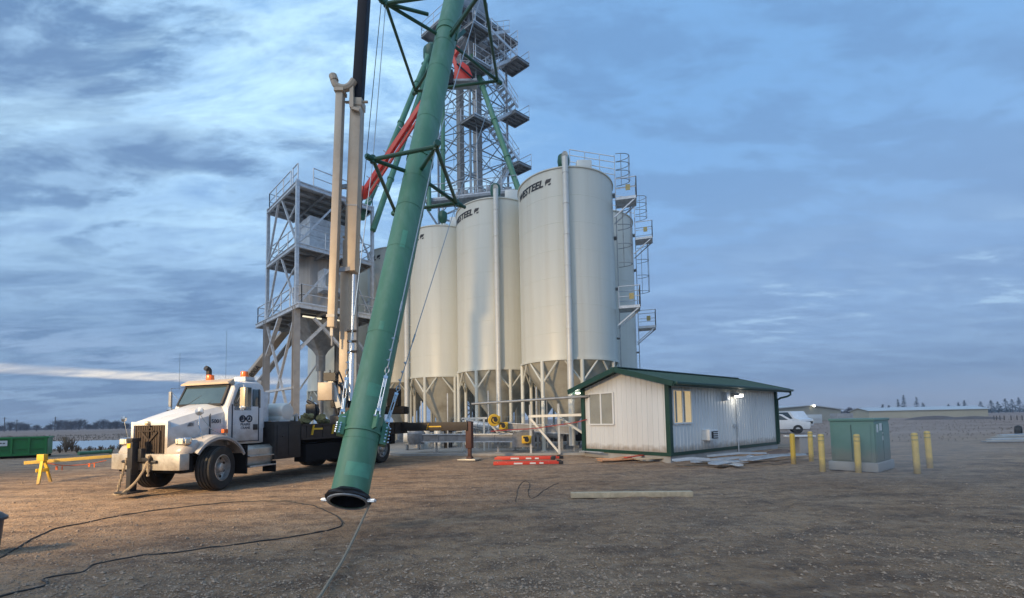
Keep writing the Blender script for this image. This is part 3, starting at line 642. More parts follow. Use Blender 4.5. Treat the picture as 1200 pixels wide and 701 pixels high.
p = atY(543, 92, 24.5); mb = MB(); mb.loft([[p + Vector(v) for v in ((-.55, y, -.3), (.62, y, -.3), (.35, y, .45), (.0, y, .75), (-.45, y, .5))] for y in (-.35, .35)]); mb.beam(p + Vector((-.35, 0, .5)), p + Vector((-.6, .1, 1.5)), .22, .22)
mb.build('head_frame', 'red', rh, bevel=.05)
mb = MB(); mb.box(p + Vector((-.75, -.2, -.2)), (.4, .5, .8)); mb.tube(p + Vector((-.3, -.46, .5)), p + Vector((.6, -.5, -.4)), .05, 8); mb.build('cylinder', 'navy', rh)
mb = MB(); mb.beam(p + Vector((-.8, 0, -.35)), p + Vector((.8, 0, -.35)), .7, .12); mb.build('tray', 'galv_dark', rh)

# ================================================================== the lifted green column
def col_at(px, py, inv): return atY(px, py, 1 / inv)
inv = lambda y: .0909 + (y - 18) * (.15625 - .0909) / (588 - 18)
p0 = col_at(408, 588, inv(588)); p1 = col_at(528.5, 18, inv(18)); ax = (p1 - p0).normalized(); RC = .262
ptop = p0 + ax * 20
gc = thing('green_column', 'huge slanting green steel column hanging just above the gravel', 'column', tuple(p0))
def cx(pyt):   # point on the axis nearest photo row
    y = 1 / inv(pyt); return p0 + ax * ((y - p0.y) / ax.y)
mb = MB(); n = 40
_, ux, uy = mb.frame(p0, p1)
def ring(p, r): return [p + (ux * math.cos(2 * math.pi * i / n) + uy * math.sin(2 * math.pi * i / n)) * r for i in range(n)]
fw0 = -((p0 - O).normalized() - ax * (p0 - O).normalized().dot(ax)).normalized()
def fring(d, r): return [v + ax * .20 * (v - (p0 + ax * d)).dot(fw0) for v in ring(p0 + ax * d, r)]
mb.loft([fring(0, RC - .012), fring(0, RC), ring(p0 + ax * .3, RC), ring(ptop, RC)], cap=False)
mb.add(fring(0, RC - .012) + ring(p0 + ax * 3, RC - .012), [(i, (i + 1) % n, (i + 1) % n + n, i + n) for i in range(n)])
mb.build('tube', 'green', gc)
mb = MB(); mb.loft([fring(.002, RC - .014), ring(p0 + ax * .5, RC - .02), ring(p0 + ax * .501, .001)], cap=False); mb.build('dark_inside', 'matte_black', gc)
def band(d, w, r, m='green', name='weld_band'):
    q = MB(); p = p0 + ax * d; q.loft([ring(p - ax * w / 2, RC - .002), ring(p - ax * w / 2, r), ring(p + ax * w / 2, r), ring(p + ax * w / 2, RC - .002)], cap=False); q.build(name, m, gc)
dist = lambda py: (cx(py) - p0).length
for k_ in range(8): band(.9 + k_ * 1.83, .012, RC + .004)
for py in (512, 198, 45): band(dist(py), .045, RC + .018)
band(dist(258), .02, RC + .006); band(dist(60), .02, RC + .006)
MT['green_patch'] = mat('touch_up_green', (.10, .30, .19), .45, 0, .2, 4, dirt=(.07, .2, .13), dscale=6)
for d_c, a0, a1, hh_ in ((dist(470), 60, 105, .11), (dist(556), 35, 120, .10), (dist(300), 80, 100, .2), (dist(400), 95, 112, .09)):
    fwa = math.atan2(fw0.dot(uy), fw0.dot(ux)); q = MB(); vs = []
    for k in range(9): a = fwa + R(-90 + a0 + (a1 - a0) * k / 8); v = ux * math.cos(a) + uy * math.sin(a); jj = .012 * noise.noise((k * .9, d_c, 1)); vs += [p0 + ax * (d_c - hh_ + jj) + v * (RC + .0018), p0 + ax * (d_c + hh_ - jj) + v * (RC + .0018)]
    q.add(vs, [(2 * i, 2 * i + 2, 2 * i + 3, 2 * i + 1) for i in range(8)]); q.build('paint_patch', 'green_patch', gc)
# flange, rubber wrap and clamps at the open foot
q = MB(); q.loft([fring(-.012, RC - .02), fring(-.02, RC + .01), fring(-.012, RC + .03), fring(.005, RC + .03), fring(.01, RC)], cap=False); q.build('flange', 'galv_dark', gc)
q = MB(); loops = []
for k, (d, r) in enumerate(((.008, .02), (.012, .05), (.03, .06), (.05, .045), (.07, .05), (.09, .025), (.105, .006))):
    loops.append([v + (v - (p0 + ax * d)).normalized() * .022 * noise.noise((v.x * 9, v.y * 9, k * .7)) + ax * .03 * noise.noise((v.x * 6, v.y * 6, 5)) for v in fring(d, RC + r)])
q.loft(loops, cap=False); q.build('rubber_wrap', 'black', gc)
for s_ in (-1, 1):
    w = p0 + ux * s_ * (RC + .10) + ax * .02; q = MB(); q.box(w, (.11, .055, .045), Matrix((ux, uy, ax)).transposed()); q.tube(w - ux * .07, w + ux * .07, .012, 8); q.tube(w + uy * .03 - ux * .06, w + uy * .03 + ux * .06, .012, 6); q.build('clamp', 'bright', gc, bevel=.006)
# square brace frames round the column
def fz(py_c, pts, drop=0):
    c = cx(py_c); z = c.z; return [atZ(px, py, z) for px, py in pts]
Bn = fz(214, [(437, 187), (511, 172), (535, 238), (463, 248)]); An = fz(48, [(452, 4), (566, -12), (583, 95), (487, 107)])
def br(a, b_, r=.040, name='brace'): q = MB(); q.tube(a, b_, r, 10); q.build(name, 'green_brace', gc)
for nn in (An, Bn):
    for i in range(4): br(nn[i], nn[(i + 1) % 4])
    for v in nn: q = MB(); d = (v - (nn[0] + nn[2]) / 2).normalized(); q.tube(v - d * .02, v + d * .14, .06, 10); q.tube(v + up * .07, v - up * .07, .055, 8); q.build('node', 'green_brace', gc)
ca_, cb_ = cx(48), cx(214)
for v in An: br(v, ca_ + (v - ca_).normalized() * (RC - .03))
br(An[1], cx(54)); 
for v in (Bn[0], Bn[2], Bn[3], Bn[1]): br(v, cb_ + (v - cb_).normalized() * (RC - .03))
br(Bn[0], Bn[0] + (Bn[0] - Bn[2]).normalized() * .16); br(Bn[2], Bn[2] + (Bn[2] - Bn[0]).normalized() * .28)
br(An[0], An[0] + (An[0] - An[2]).normalized() * .5); br(An[0], An[0] + Vector((.9, .4, .1)))
# gusset bracket under the top frame
q = MB()
for s_ in (-1, 1): q.beam(cx(48) - uy * RC * .6 + ux * s_ * .02, cx(48) + ux * s_ * .30 - uy * .30 + ax * .9, .05, .09)
for s_ in (-1, 1): q.beam(cx(52) + ux * s_ * (RC + .03), cx(52) + ux * s_ * (RC + .05) + ax * .9, .06, .03)
q.build('gusset', 'green_brace', gc, bevel=.005)
# lugs and guy cables
lug_c = p0 + ax * dist(512)
lugs = []
for i, (tx, ty) in enumerate(((404, 486), (441, 492), (467, 488), None) if False else ((404, 486), (441, 490), (467, 486))):
    pass
def lug(dirv, name='lug_plate'):
    dirv = (dirv - ax * dirv.dot(ax)).normalized(); q = MB(); s_ = ax.cross(dirv).normalized()
    a0 = lug_c + dirv * (RC - .01)
    poly = [a0, a0 + dirv * .13 + ax * .02, a0 + dirv * .13 + ax * .22, a0 + dirv * .06 + ax * .26, a0 + ax * .36, a0 - ax * .02]
    q.loft([[p_ - s_ * .015 for p_ in poly], [p_ + s_ * .015 for p_ in poly]]); q.build(name, 'green', gc, bevel=.004)
    return a0 + dirv * .09 + ax * .20
view = (lug_c - O).normalized(); rt = ax.cross(view).normalized()
if rt.x < 0: rt = -rt
fw = -(view - ax * view.dot(ax)).normalized()
D = [-rt, (fw * .9 + rt * .45), (rt * .93 - fw * .3)]
tops = [An[0], An[1], An[2]]; mids = [Bn[0], Bn[1], Bn[2]]
for d, mid_, top_ in zip(D, mids, tops):
    e = lug(d); dirc = (mid_ - e).normalized(); g = thing('guy_cable', 'bright steel cable', 'cable')
    bpy.data.objects.remove(g)
    t0 = e + dirc * .10; t1 = e + dirc * .62; s_ = dirc.cross(view).normalized()
    q = MB(); q.tube(e + s_ * .03, t0 + s_ * .025, .012, 8); q.tube(e - s_ * .03, t0 - s_ * .025, .012, 8); q.tube(e - s_ * .055, e + s_ * .055, .016, 8); q.build('shackle', 'bright', gc)
    q = MB(); q.tube(t0 + s_ * .020, t1 + s_ * .020, .008, 8); q.tube(t0 - s_ * .020, t1 - s_ * .020, .008, 8)
    for w, k in ((t0, 1), (t1, 1)): q.box(w, (.062, .03, .045), Matrix((s_, dirc.cross(s_), dirc)).transposed())
    q.tube(t0, t0 + dirc * .2, .012, 6); q.tube(t1 - dirc * .16, t1 + dirc * .06, .012, 6); q.build('turnbuckle', 'bright', gc)
    q = MB(); lp = t1 + dirc * .06; q.path([lp + dirc * (.055 - .055 * math.cos(R(a))) + s_ * .028 * math.sin(R(a)) for a in range(0, 361, 30)], .009, 6)
    q.path([lp + dirc * (.13 - .055 * math.cos(R(a))) + fw * .028 * math.sin(R(a)) for a in range(0, 361, 30)], .009, 6)
    st_ = lp + dirc * .17; q.tube(st_, mid_, .009, 6); q.tube(mid_, top_, .009, 6)
    for k in (0.05, .22, .42): w = st_ + dirc * (k); q.box(w + s_ * .012, (.035, .02, .035), Matrix((s_, dirc.cross(s_), dirc)).transposed()); q.tube(w - s_ * .01, w + s_ * .045, .006, 5)
    q.tube(st_ + dirc * .9, st_ + dirc * 1.08, .016, 6)
    q.build('guy_cable', 'cable', gc)
# bolted splice flange at the right and left of the band
for sgn in (-1, 1):
    q = MB(); w = lug_c + rt * sgn * (RC + .05); Rm = Matrix((rt, ax.cross(rt), ax)).transposed(); q.box(w + ax * .0, (.10, .16, .30 if sgn > 0 else .18), Rm); pl = q.build('splice_plate', 'green', gc, bevel=.01)
    for k in range(-2, 3):
        q = MB(); b0 = w + ax * k * (.055 if sgn > 0 else .035) + fw * .08 + rt * sgn * .02; q.tube(b0, b0 + fw * .035, .013, 6); q.tube(b0 + rt * sgn * .04 - fw * .02, b0 + rt * sgn * .055 + fw * .02, .012, 6); q.build('bolt', 'bright', pl)
# tag rope
a = p0 + rt * (RC + .03) - ax * .02; g0 = gr(388, 680); g1 = gr(368, 712)
pts = [a, a.lerp(g0, .4) - up * .03, a.lerp(g0, .8) - up * .035, Vector((g0.x, g0.y, .02)), Vector((g1.x, g1.y, .01)), Vector((g1.x - .1, g1.y - .6, 0))]
def smoothpath(pts, it=2, jit=0):
    pts = [Vector(p) for p in pts]
    for _ in range(it):
        o = [pts[0]]
        for a, b_ in zip(pts, pts[1:]): o += [a.lerp(b_, .25), a.lerp(b_, .75)]
        pts = o + [pts[-1]]
    return pts
q = MB(); q.path(smoothpath(pts), .017, 6); tag(q.build('tag_rope', 'rope', at=tuple(g0)), 'tan tag rope hanging from the foot of the green column to the gravel', 'rope')

# ================================================================== crane truck
TH = math.atan2(-.954, -.30); T0 = Vector((-8.13, 11.07, 0))
tk = thing('crane_truck', 'white truck with long dark deck carrying a tall beige and black crane boom', 'truck', tuple(T0), TH)
TM = FR[tk]
def tb(mb, name, m, parent=tk, **k): return mb.build(name, m, parent, world=False, **k)
LOC = lambda p: TM.inverted() @ Vector(p)
# cab
def sec(x, hw, zb, zt, cr=.05, rnd=.10):
    return [(x, -hw, zb), (x, hw, zb), (x, hw, zt - rnd * 1.2), (x, hw - rnd * .35, zt - rnd * .35), (x, hw - rnd * 1.2, zt), (x, hw * .3, zt + cr), (x, -hw * .3, zt + cr), (x, -hw + rnd * 1.2, zt), (x, -hw + rnd * .35, zt - rnd * .35), (x, -hw, zt - rnd * 1.2)]
mb = MB(); mb.loft([sec(-.36, .93, 1.05, 2.05), sec(-.58, .90, 1.05, 2.60), sec(-.75, .89, 1.05, 2.68), sec(-1.35, .90, 1.05, 2.70), sec(-1.45, .90, 1.07, 2.62)])
cab = tb(mb, 'cab', 'white', bevel=0, ang=30)
mb = MB(); mb.loft([[(.80, y, z) for y, z in ((-.60, .98), (.60, .98), (.60, 1.5), (.50, 1.66), (.2, 1.71), (-.2, 1.71), (-.50, 1.66), (-.60, 1.5))],
                    [(.5, y, z) for y, z in ((-.64, .98), (.64, .98), (.64, 1.6), (.55, 1.77), (.22, 1.83), (-.22, 1.83), (-.55, 1.77), (-.64, 1.6))],
                    [(.1, y, z) for y, z in ((-.72, 1.0), (.72, 1.0), (.72, 1.74), (.62, 1.90), (.26, 1.97), (-.26, 1.97), (-.62, 1.90), (-.72, 1.74))],
                    [(-.30, y, z) for y, z in ((-.80, 1.0), (.80, 1.0), (.80, 1.86), (.70, 2.01), (.3, 2.09), (-.3, 2.09), (-.70, 2.01), (-.80, 1.86))],
                    [(-.42, y, z) for y, z in ((-.82, 1.0), (.82, 1.0), (.82, 1.88), (.72, 2.03), (.3, 2.10), (-.3, 2.10), (-.72, 2.03), (-.82, 1.88))]])
hood = tb(mb, 'hood', 'white', ang=28)
mb = MB()
for s_ in (-1, 1): mb.box((-.02, s_ * .775, 1.5), (.012, .02, .66)); mb.box((-.02, s_ * .76, 1.5), (.012, .03, .6))
tb(mb, 'panel_gap', 'ink_blue', hood)
mb = MB()
for k in range(4): mb.box((.28, .668, 1.54 + k * .022), (.34 - .02 * k, .02, .010))
tb(mb, 'side_vent', 'ink_blue', hood)
# grille with frame
mb = MB(); mb.box((.812, 0, 1.24), (.03, 1.02, .68)); grl = tb(mb, 'grille', 'grille', bevel=.01)
mb = MB()
for s_ in (-1, 1): mb.box((.82, s_ * .555, 1.26), (.07, .09, .80))
mb.box((.82, 0, 1.61), (.07, 1.1, .09)); tb(mb, 'grille_surround', 'white', grl, bevel=.02)
mb = MB()
for k in range(-6, 7): mb.box((.832, k * .075, 1.24), (.012, .012, .64))
mb.beam((.845, -.25, 1.42), (.845, 0, 1.20), .02, .05); mb.beam((.845, .25, 1.42), (.845, 0, 1.20), .02, .05); mb.beam((.845, 0, 1.5), (.845, 0, .98), .02, .04); mb.box((.845, -.1, 1.44), (.02, .5, .03))
mb.box((.845, .33, 1.2), (.02, .03, .5)); tb(mb, 'grille_bars', 'grille', grl)
mb = MB(); mb.lathe([(.001, -.07), (.045, -.05), (.05, .05), (.001, .07)], (.87, 0, 1.62), 10, axis=(1, 0, 0)); tb(mb, 'hood_emblem', 'mirror_tan', grl)
# bumper
mb = MB(); pr = [(.80, -1.14), (.93, -1.10), (.97, -.9), (.99, 0), (.97, .9), (.93, 1.10), (.80, 1.14), (.74, 1.14), (.80, .9), (.80, -.9), (.74, -1.14)]
mb.loft([[(x, y, .56) for x, y in pr], [(x, y, .92) for x, y in pr]]); bmp = tb(mb, 'bumper', 'bumper', bevel=.015)
mb = MB(); mb.box((.6, 0, .62), (.3, 1.8, .3)); mb.box((.2, 0, .72), (1.3, .9, .24)); tb(mb, 'front_frame', 'matte_black')
mb = MB(); mb.tube((.1, -1.0, .52), (.1 - .1, 1.0, .52), .07, 10); tb(mb, 'front_axle', 'black')
# front jack, chains, strap, hook
mb = MB(); mb.box((1.10, -.10, .88), (.15, .16, .80)); mb.box((1.12, -.10, .36), (.14, .14, .5)); mb.box((1.12, -.10, .09), (.42, .42, .04)); mb.box((1.02, -.1, .9), (.1, .4, .3)); mb.box((1.10, -.1, 1.25), (.19, .20, .08))
jk = tb(mb, 'front_jack', 'black', bevel=.012)
mb = MB(); mb.box((1.182, -.12, 1.12), (.012, .11, .1)); tb(mb, 'warning_sticker', 'yellow', jk)
mb = MB()
mb.path(smoothpath([(1.0, .28, .9), (1.08, .26, .6), (1.2, .1, .25), (1.3, -.15, .04), (1.26, -.42, .05)]), .026, 6); mb.path(smoothpath([(1.0, .22, .8), (1.12, .16, .4), (1.3, -.05, .1), (1.3, -.3, .04)]), .02, 6); tb(mb, 'strap', 'rope')
mb = MB()
for k in range(13): z = .84 - k * .06; p = Vector((1.03 + .01 * k, -.42 - .006 * k, z)); mb.tube(p, p - up * .055, .018 if k % 2 else .03, 6)
tb(mb, 'chain', 'rope'); mb = MB()
for k in range(9): z = .88 - k * .05; p = Vector((1.04, .30, z)); mb.tube(p, p - up * .045, .018 if k % 2 else .03, 6)
tb(mb, 'chain', 'rope')
mb = MB(); mb.box((1.0, .1, .80), (.12, .5, .09)); mb.tube((1.0, -.6, .75), (1.0, .5, .75), .035, 8); tb(mb, 'tow_bar', 'black', bevel=.01)
# fenders
def fender(s_):
    mb = MB(); outer = []; 
    cxw, czw = 0.0, .54
    loops = []
    for k in range(15):
        a = R(32 + k * (124 / 14)); ro, ri = .72, .65
        if a > R(110): ro += 0
        x, z = math.cos(a), math.sin(a)
        flat = 1.0 if abs(math.cos(a)) > .5 else 1.0
        x0, z0 = cxw + x * ro, czw + z * ro * 1.10; x1, z1_ = cxw + x * ri, czw + z * ri * 1.10
        loops.append([(x0, s_ * .70, z0), (x0, s_ * 1.12, z0 - .02), (x0 * .99, s_ * 1.19, z0 - .06), (x1, s_ * 1.19, z1_ - .05), (x1, s_ * 1.14, z1_), (x1, s_ * .70, z1_)])
    mb.loft(loops); f = tb(mb, 'fender', 'white', ang=50)
    mb = MB(); mb.loft([[(x, s_ * .60, zb), (x, s_ * w, zb), (x, s_ * w, zt - .06), (x, s_ * (w - .08), zt), (x, s_ * .60, zt + .02)] for x, w, zb, zt in ((.86, .98, .92, 1.02), (.78, 1.05, .92, 1.10), (.66, 1.10, .92, 1.16), (.52, 1.12, 1.0, 1.24))])
    tb(mb, 'fender_nose', 'white', f, ang=50)
    mb = MB(); loops = []
    for k in range(15):
        a = R(33 + k * (122 / 14)); x, z = math.cos(a), math.sin(a)
        loops.append([(x * .712, s_ * 1.13, .54 + z * .712 * 1.10 - .01), (x * .708, s_ * 1.205, .54 + z * .708 * 1.1 - .045), (x * .645, s_ * 1.21, .54 + z * .645 * 1.1 - .01), (x * .645, s_ * 1.17, .54 + z * .645 * 1.1)])
    mb.loft(loops); tb(mb, 'wheel_arch_lip', 'leg_steel', f, ang=50)
    mb = MB(); mb.box((.72, s_ * .92, 1.20), (.17, .30, .17)); h = tb(mb, 'headlight', 'chrome', bevel=.03)
    mb = MB(); mb.box((.812, s_ * .95, 1.20), (.02, .15, .12)); mb.box((.812, s_ * .83, 1.20), (.02, .06, .11)); mb.box((.74, s_ * 1.072, 1.2), (.1, .02, .11)); tb(mb, 'lens', 'lens', h, bevel=.01)
    mb = MB(); mb.box((-.28, s_ * .93, 1.40), (.11, .1, .1)); tb(mb, 'marker_lamp', 'orange', f, bevel=.01)
    mb = MB(); mb.box((-.70, s_ * .96, .66), (.04, .46, .72)); tb(mb, 'mud_flap', 'matte_black', f)
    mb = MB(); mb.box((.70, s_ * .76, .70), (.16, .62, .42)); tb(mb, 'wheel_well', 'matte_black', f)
    return f
fender(1); fender(-1)
def wheel(x, y, s_, r=.535, w=.30, steer=0.0):
    axd = Matrix.Rotation(steer, 3, 'Z') @ Vector((0, s_, 0)); ctr_ = Vector((x, y, r)); sd_ = Matrix.Rotation(steer, 3, 'Z') @ Vector((1, 0, 0))
    mb = MB(); hw = w / 2
    prof = [(r * .58, -hw * .9), (r * .78, -hw * 1.05), (r * .93, -hw), (r * .985, -hw * .86)]
    for g in (-.62, -.2, .22, .64): prof += [(r, hw * (g - .16)), (r * .96, hw * (g - .10)), (r * .96, hw * (g - .02)), (r, hw * (g + .04))]
    prof += [(r * .985, hw * .86), (r * .93, hw), (r * .78, hw * 1.05), (r * .58, hw * .9)]
    mb.lathe(prof, ctr_, 44, axis=axd); wh = tb(mb, 'wheel', 'tyre', ang=28)
    mb = MB(); mb.lathe([(r * .60, hw * .92), (r * .56, hw * .95), (r * .54, hw * .35), (r * .40, hw * .20), (r * .26, hw * .32), (r * .20, hw * .8), (r * .14, hw * .9), (.001, hw * .9)], ctr_, 32, axis=axd)
    for k in range(10): a = k * math.pi / 5; c = ctr_ + sd_ * math.cos(a) * r * .33 + axd * hw * .2 + up * math.sin(a) * r * .33; mb.tube(c, c + axd * .05, .014, 6)
    tb(mb, 'rim', 'rim', wh, ang=40)
    mb = MB()
    for k in range(8): a = (k + .5) * math.pi / 4; c = ctr_ + sd_ * math.cos(a) * r * .45 + axd * (hw * .31) + up * math.sin(a) * r * .45; mb.tube(c - axd * .004, c + axd * .006, .035, 10)
    tb(mb, 'hand_holes', 'matte_black', wh)
    mb = MB(); mb.lathe([(r * .56, -hw * .9), (r * .3, -hw * .5), (.001, -hw * .5)], ctr_, 20, axis=axd); tb(mb, 'inner_drum', 'black', wh)
wheel(0, 1.01, 1, .525, .36, R(20)); wheel(0, -1.01, -1, .525, .36, R(20))
for x in (-5.35, -6.7):
    for s_ in (-1, 1): wheel(x, s_ * 1.05, s_, .52, .28); wheel(x, s_ * .72, s_, .52, .26)
# cab glass
mb = MB(); mb.add([(-.352, -.72, 2.10), (-.352, .72, 2.10), (-.555, .70, 2.55), (-.555, -.70, 2.55), (-.375, -.72, 2.10), (-.375, .72, 2.10), (-.575, .70, 2.55), (-.575, -.70, 2.55)], [(0, 1, 2, 3), (7, 6, 5, 4), (0, 3, 7, 4), (1, 5, 6, 2), (3, 2, 6, 7), (0, 4, 5, 1)])
mb.v = [v + Vector((.035, 0, 0)) for v in mb.v]; ws = tb(mb, 'windshield', 'glass')
mb = MB()
for a, b_ in (((-.325, -.76, 2.07), (-.325, .76, 2.07)), ((-.325, .76, 2.07), (-.54, .74, 2.58)), ((-.54, .74, 2.58), (-.54, -.74, 2.58)), ((-.54, -.74, 2.58), (-.325, -.76, 2.07))): mb.beam(a, b_, .06, .05)
tb(mb, 'seal', 'black', ws)
mb = MB(); mb.tube((-.31, -.4, 2.08), (-.42, -.05, 2.32), .008, 5); mb.tube((-.31, .3, 2.08), (-.42, .62, 2.30), .008, 5); tb(mb, 'wipers', 'black', ws)
mb = MB(); mb.loft([[(-.44, y, z) for y, z in ((-.84, 2.60), (.84, 2.60), (.80, 2.65), (-.80, 2.65))], [(-.62, y, z) for y, z in ((-.84, 2.60), (.84, 2.60), (.80, 2.74), (-.80, 2.74))]]); tb(mb, 'sun_visor', 'beige', cab, ang=20)
for s_ in (-1, 1):
    mb = MB(); y = s_ * .915
    mb.box((-.88, y, 1.58), (.78, .024, .90)); dr = tb(mb, 'door', 'white', bevel=.03)
    mb = MB(); mb.prism([(-.54, 1.92), (-1.04, 1.92), (-1.04, 2.53), (-.70, 2.53), (-.54, 2.15)], s_ * .893, s_ * .927); tb(mb, 'door_window', 'glass', dr)
    mb = MB(); mb.box((-1.22, s_ * .908, 2.24), (.24, .03, .50)); tb(mb, 'rear_quarter_window', 'glass', cab, bevel=.03)
    mb = MB(); mb.box((-1.17, s_ * .936, 1.48), (.13, .03, .15)); tb(mb, 'handle', 'black', dr, bevel=.01)
    mb = MB(); mb.box((-.49, s_ * .925, 1.6), (.014, .022, .95)); mb.box((-1.28, s_ * .925, 1.8), (.014, .022, 1.4)); mb.box((-.88, s_ * .925, 1.12), (.8, .022, .014)); tb(mb, 'door_gap', 'ink_blue', dr)
    # mirrors
    mb = MB(); my = s_ * 1.28; mb.box((-.50, my, 2.24), (.10, .17, .50) if s_ > 0 else (.05, .09, .46)); mi = tb(mb, 'mirror', 'mirror_tan' if s_ > 0 else 'galv_dark', bevel=.03 if s_ > 0 else .015)
    mb = MB(); mb.path([(-.66, s_ * .92, 2.58), (-.50, my, 2.55), (-.50, my, 1.98), (-.62, s_ * .92, 2.02)], .016, 6); mb.tube((-.6, s_ * .9, 2.05), (-.5, my, 2.5), .011, 5); mb.lathe([(.001, -.03), (.08, -.02), (.09, .02), (.001, .04)], (-.48, my, 1.98), 12, axis=(1, 0, 0)); tb(mb, 'mirror_bracket', 'chrome', mi)
# door emblem of two discs, company name, fleet number
def wtext(txt, size, x, z, y, m, parent, bold=.0015):
    tm = text_mb(txt, size, 0, bold, .001, 'CENTER'); q = MB(); q.add([(x - v.x, y + v.z, z + v.y) for v in tm.v], [tuple(reversed(f)) for f in tm.f]); return q.build('lettering', m, parent, world=False, smooth=False)
yd = .931; dr_l = [o for o in tk.children if o.name.startswith('door')][0]
mb = MB()
for cxx in (-.78, -.98):
    mb.lathe([(.096, 0), (.096, .006), (.062, .006), (.062, 0)], (cxx, yd, 1.70), 24, axis=(0, 1, 0))
mb.lathe([(.055, 0), (.055, .006), (.001, .006)], (-.755, yd, 1.71), 14, axis=(0, 1, 0)); mb.add([(-.93, yd + .006, 1.66), (-1.02, yd + .006, 1.68), (-.99, yd + .006, 1.77), (-.96, yd + .006, 1.72)], [(0, 1, 2, 3)])
mb.box((-.86, yd + .003, 1.70), (.07, .006, .05)); mb.build('door_emblem', 'ink_blue', dr_l, world=False, smooth=False)
wtext('PRAIRIE', .088, -.87, 1.525, yd, 'ink_blue', dr_l); wtext('CRANE', .088, -.87, 1.435, yd, 'ink_blue', dr_l)
wtext('5001', .135, .0 - .16, 1.60, .805, 'ink_blue', hood, .003)
# roof lights, horn, exhaust, antennas
for y in (-.25,):
    mb = MB(); mb.tube((-.8, y, 2.74), (-.8, y, 2.90), .10, 14, .09); tb(mb, 'beacon', 'amber', cab, bevel=.015)
mb = MB(); mb.tube((-1.15, .55, 2.83), (-1.15, .55, 2.99), .10, 14, .09); tb(mb, 'beacon', 'amber', cab, bevel=.015); mb = MB(); mb.box((-1.15, .55, 2.77), (.3, .4, .12)); mb.box((-1.2, .5, 2.72), (.34, .5, .06)); tb(mb, 'beacon_mount', 'galv', cab)
mb = MB(); mb.path(smoothpath([(-1.0, -.55, 2.6), (-1.0, -.55, 3.0), (-1.0, -.55, 3.08), (-.9, -.55, 3.12)]), .07, 10); tb(mb, 'air_snorkel', 'black')
mb = MB(); mb.tube((-.45, -.9, 2.5), (-.45, -.9, 3.5), .0035, 4); mb.tube((-1.3, -.3, 2.7), (-1.3, -.3, 4.2), .0035, 4); tb(mb, 'antenna', 'black')
mb = MB(); mb.path([(.72, -.9, 1.25), (.76, -1.0, 1.7)], .01, 5); mb.lathe([(.001, -.03), (.07, -.02), (.075, .02), (.001, .03)], (.76, -1.0, 1.74), 14, axis=(1, 0, 0)); tb(mb, 'fender_mirror', 'chrome')
mb = MB(); mb.path([(.3, .98, 1.2), (.32, .85, 1.55), (.30, .84, 1.86)], .010, 5); mb.path([(-.1, 1.05, 1.32), (.1, .95, 1.45), (.3, .84, 1.82)], .008, 5); mb.lathe([(.001, -.05), (.08, -.04), (.10, .02), (.001, .03)], (.30, .84, 1.88), 16, axis=(1, .3, 0)); tb(mb, 'fender_mirror', 'chrome')
# steps and tank beside the cab
mb = MB(); mb.loft([[(x, y, z) for y, z in ((.62, .45), (1.02, .45), (1.10, .6), (1.10, .92), (1.0, 1.0), (.62, 1.0))] for x in (-.80, -1.62)]); tnk = tb(mb, 'step_tank', 'bumper', bevel=.02, ang=50)
mb = MB(); mb.box((-1.2, 1.13, .46), (.84, .16, .04)); mb.box((-1.2, 1.12, .72), (.80, .10, .03)); tb(mb, 'step', 'rim', tnk, bevel=.01)
mb = MB(); mb.loft([[(x, y, z) for y, z in ((-.62, .45), (-1.02, .45), (-1.10, .6), (-1.10, .92), (-1.0, 1.0), (-.62, 1.0))] for x in (-.80, -1.62)]); tb(mb, 'fuel_tank', 'bumper', bevel=.02, ang=50)
mb = MB(); mb.box((-1.6, .98, .40), (.03, .44, .3)); tb(mb, 'flap', 'matte_black')
# chassis and deck
mb = MB()
for s_ in (-1, 1): mb.ibeam((-.5, s_ * .43, .86), (-8.4, s_ * .43, .86), .12, .30, .03)
mb.box((-3.2, 0, .78), (1.4, 1.4, .4)); mb.tube((-5.35, -1.0, .52), (-5.35, 1.0, .52), .11, 10); mb.tube((-6.7, -1.0, .52), (-6.7, 1.0, .52), .11, 10); tb(mb, 'chassis', 'matte_black')
mb = MB(); mb.box((-2.05, 0, 1.10), (.95, 2.36, 1.05)); bx_ = tb(mb, 'tool_box', 'black', bevel=.015)
mb = MB(); mb.box((-2.05, 1.19, 1.1), (.8, .015, .85)); mb.box((-2.05, 1.2, 1.1), (.02, .02, .9)); mb.box((-1.85, 1.2, 1.2), (.08, .03, .05)); tb(mb, 'tool_box_door', 'black', bx_, bevel=.006)
for s_ in (-1, 1): mb = MB(); mb.box((-3.5, s_ * .95, .66), (1.5, .45, .52)); tb(mb, 'lower_locker', 'matte_black', bevel=.02)
mb = MB(); mb.box((-5.5, 0, 1.30), (5.95, 2.4, .46)); dk = tb(mb, 'deck', 'deck', bevel=.012)
mb = MB(); 
for k in range(9): mb.box((-2.75 - k * .68, 1.212, 1.30), (.05, .03, .44))
mb.box((-5.5, 1.214, 1.51), (5.9, .03, .05)); mb.box((-5.5, 1.214, 1.09), (5.9, .03, .05)); tb(mb, 'stake_pockets', 'deck', dk)
def arrow(x):
    q = MB(); q.box((x - .16, 1.235, 1.38), (.42, .01, .055)); q.beam((x + .09, 1.236, 1.20), (x + .02, 1.236, 1.50), .01, .075, up=(0, 1, 0)); q.build('hazard_mark', 'yellow', dk, world=False)
arrow(-3.9); arrow(-2.9 - .1)
mb = MB(); random.seed(3)
for k in range(16): c = Vector((-3.0 - random.random() * .9, .4 + random.random() * .6, 1.55 + random.random() * .2)); mb.lathe([(.001, -.1), (.13, -.05), (.16, .03), (.001, .12)], c, 9, axis=(random.uniform(-1, 1), random.uniform(-1, 1), 1))
tag(mb.build('sling_bundle', 'cloth', world=True), 'heap of olive webbing slings on the truck deck', 'slings')
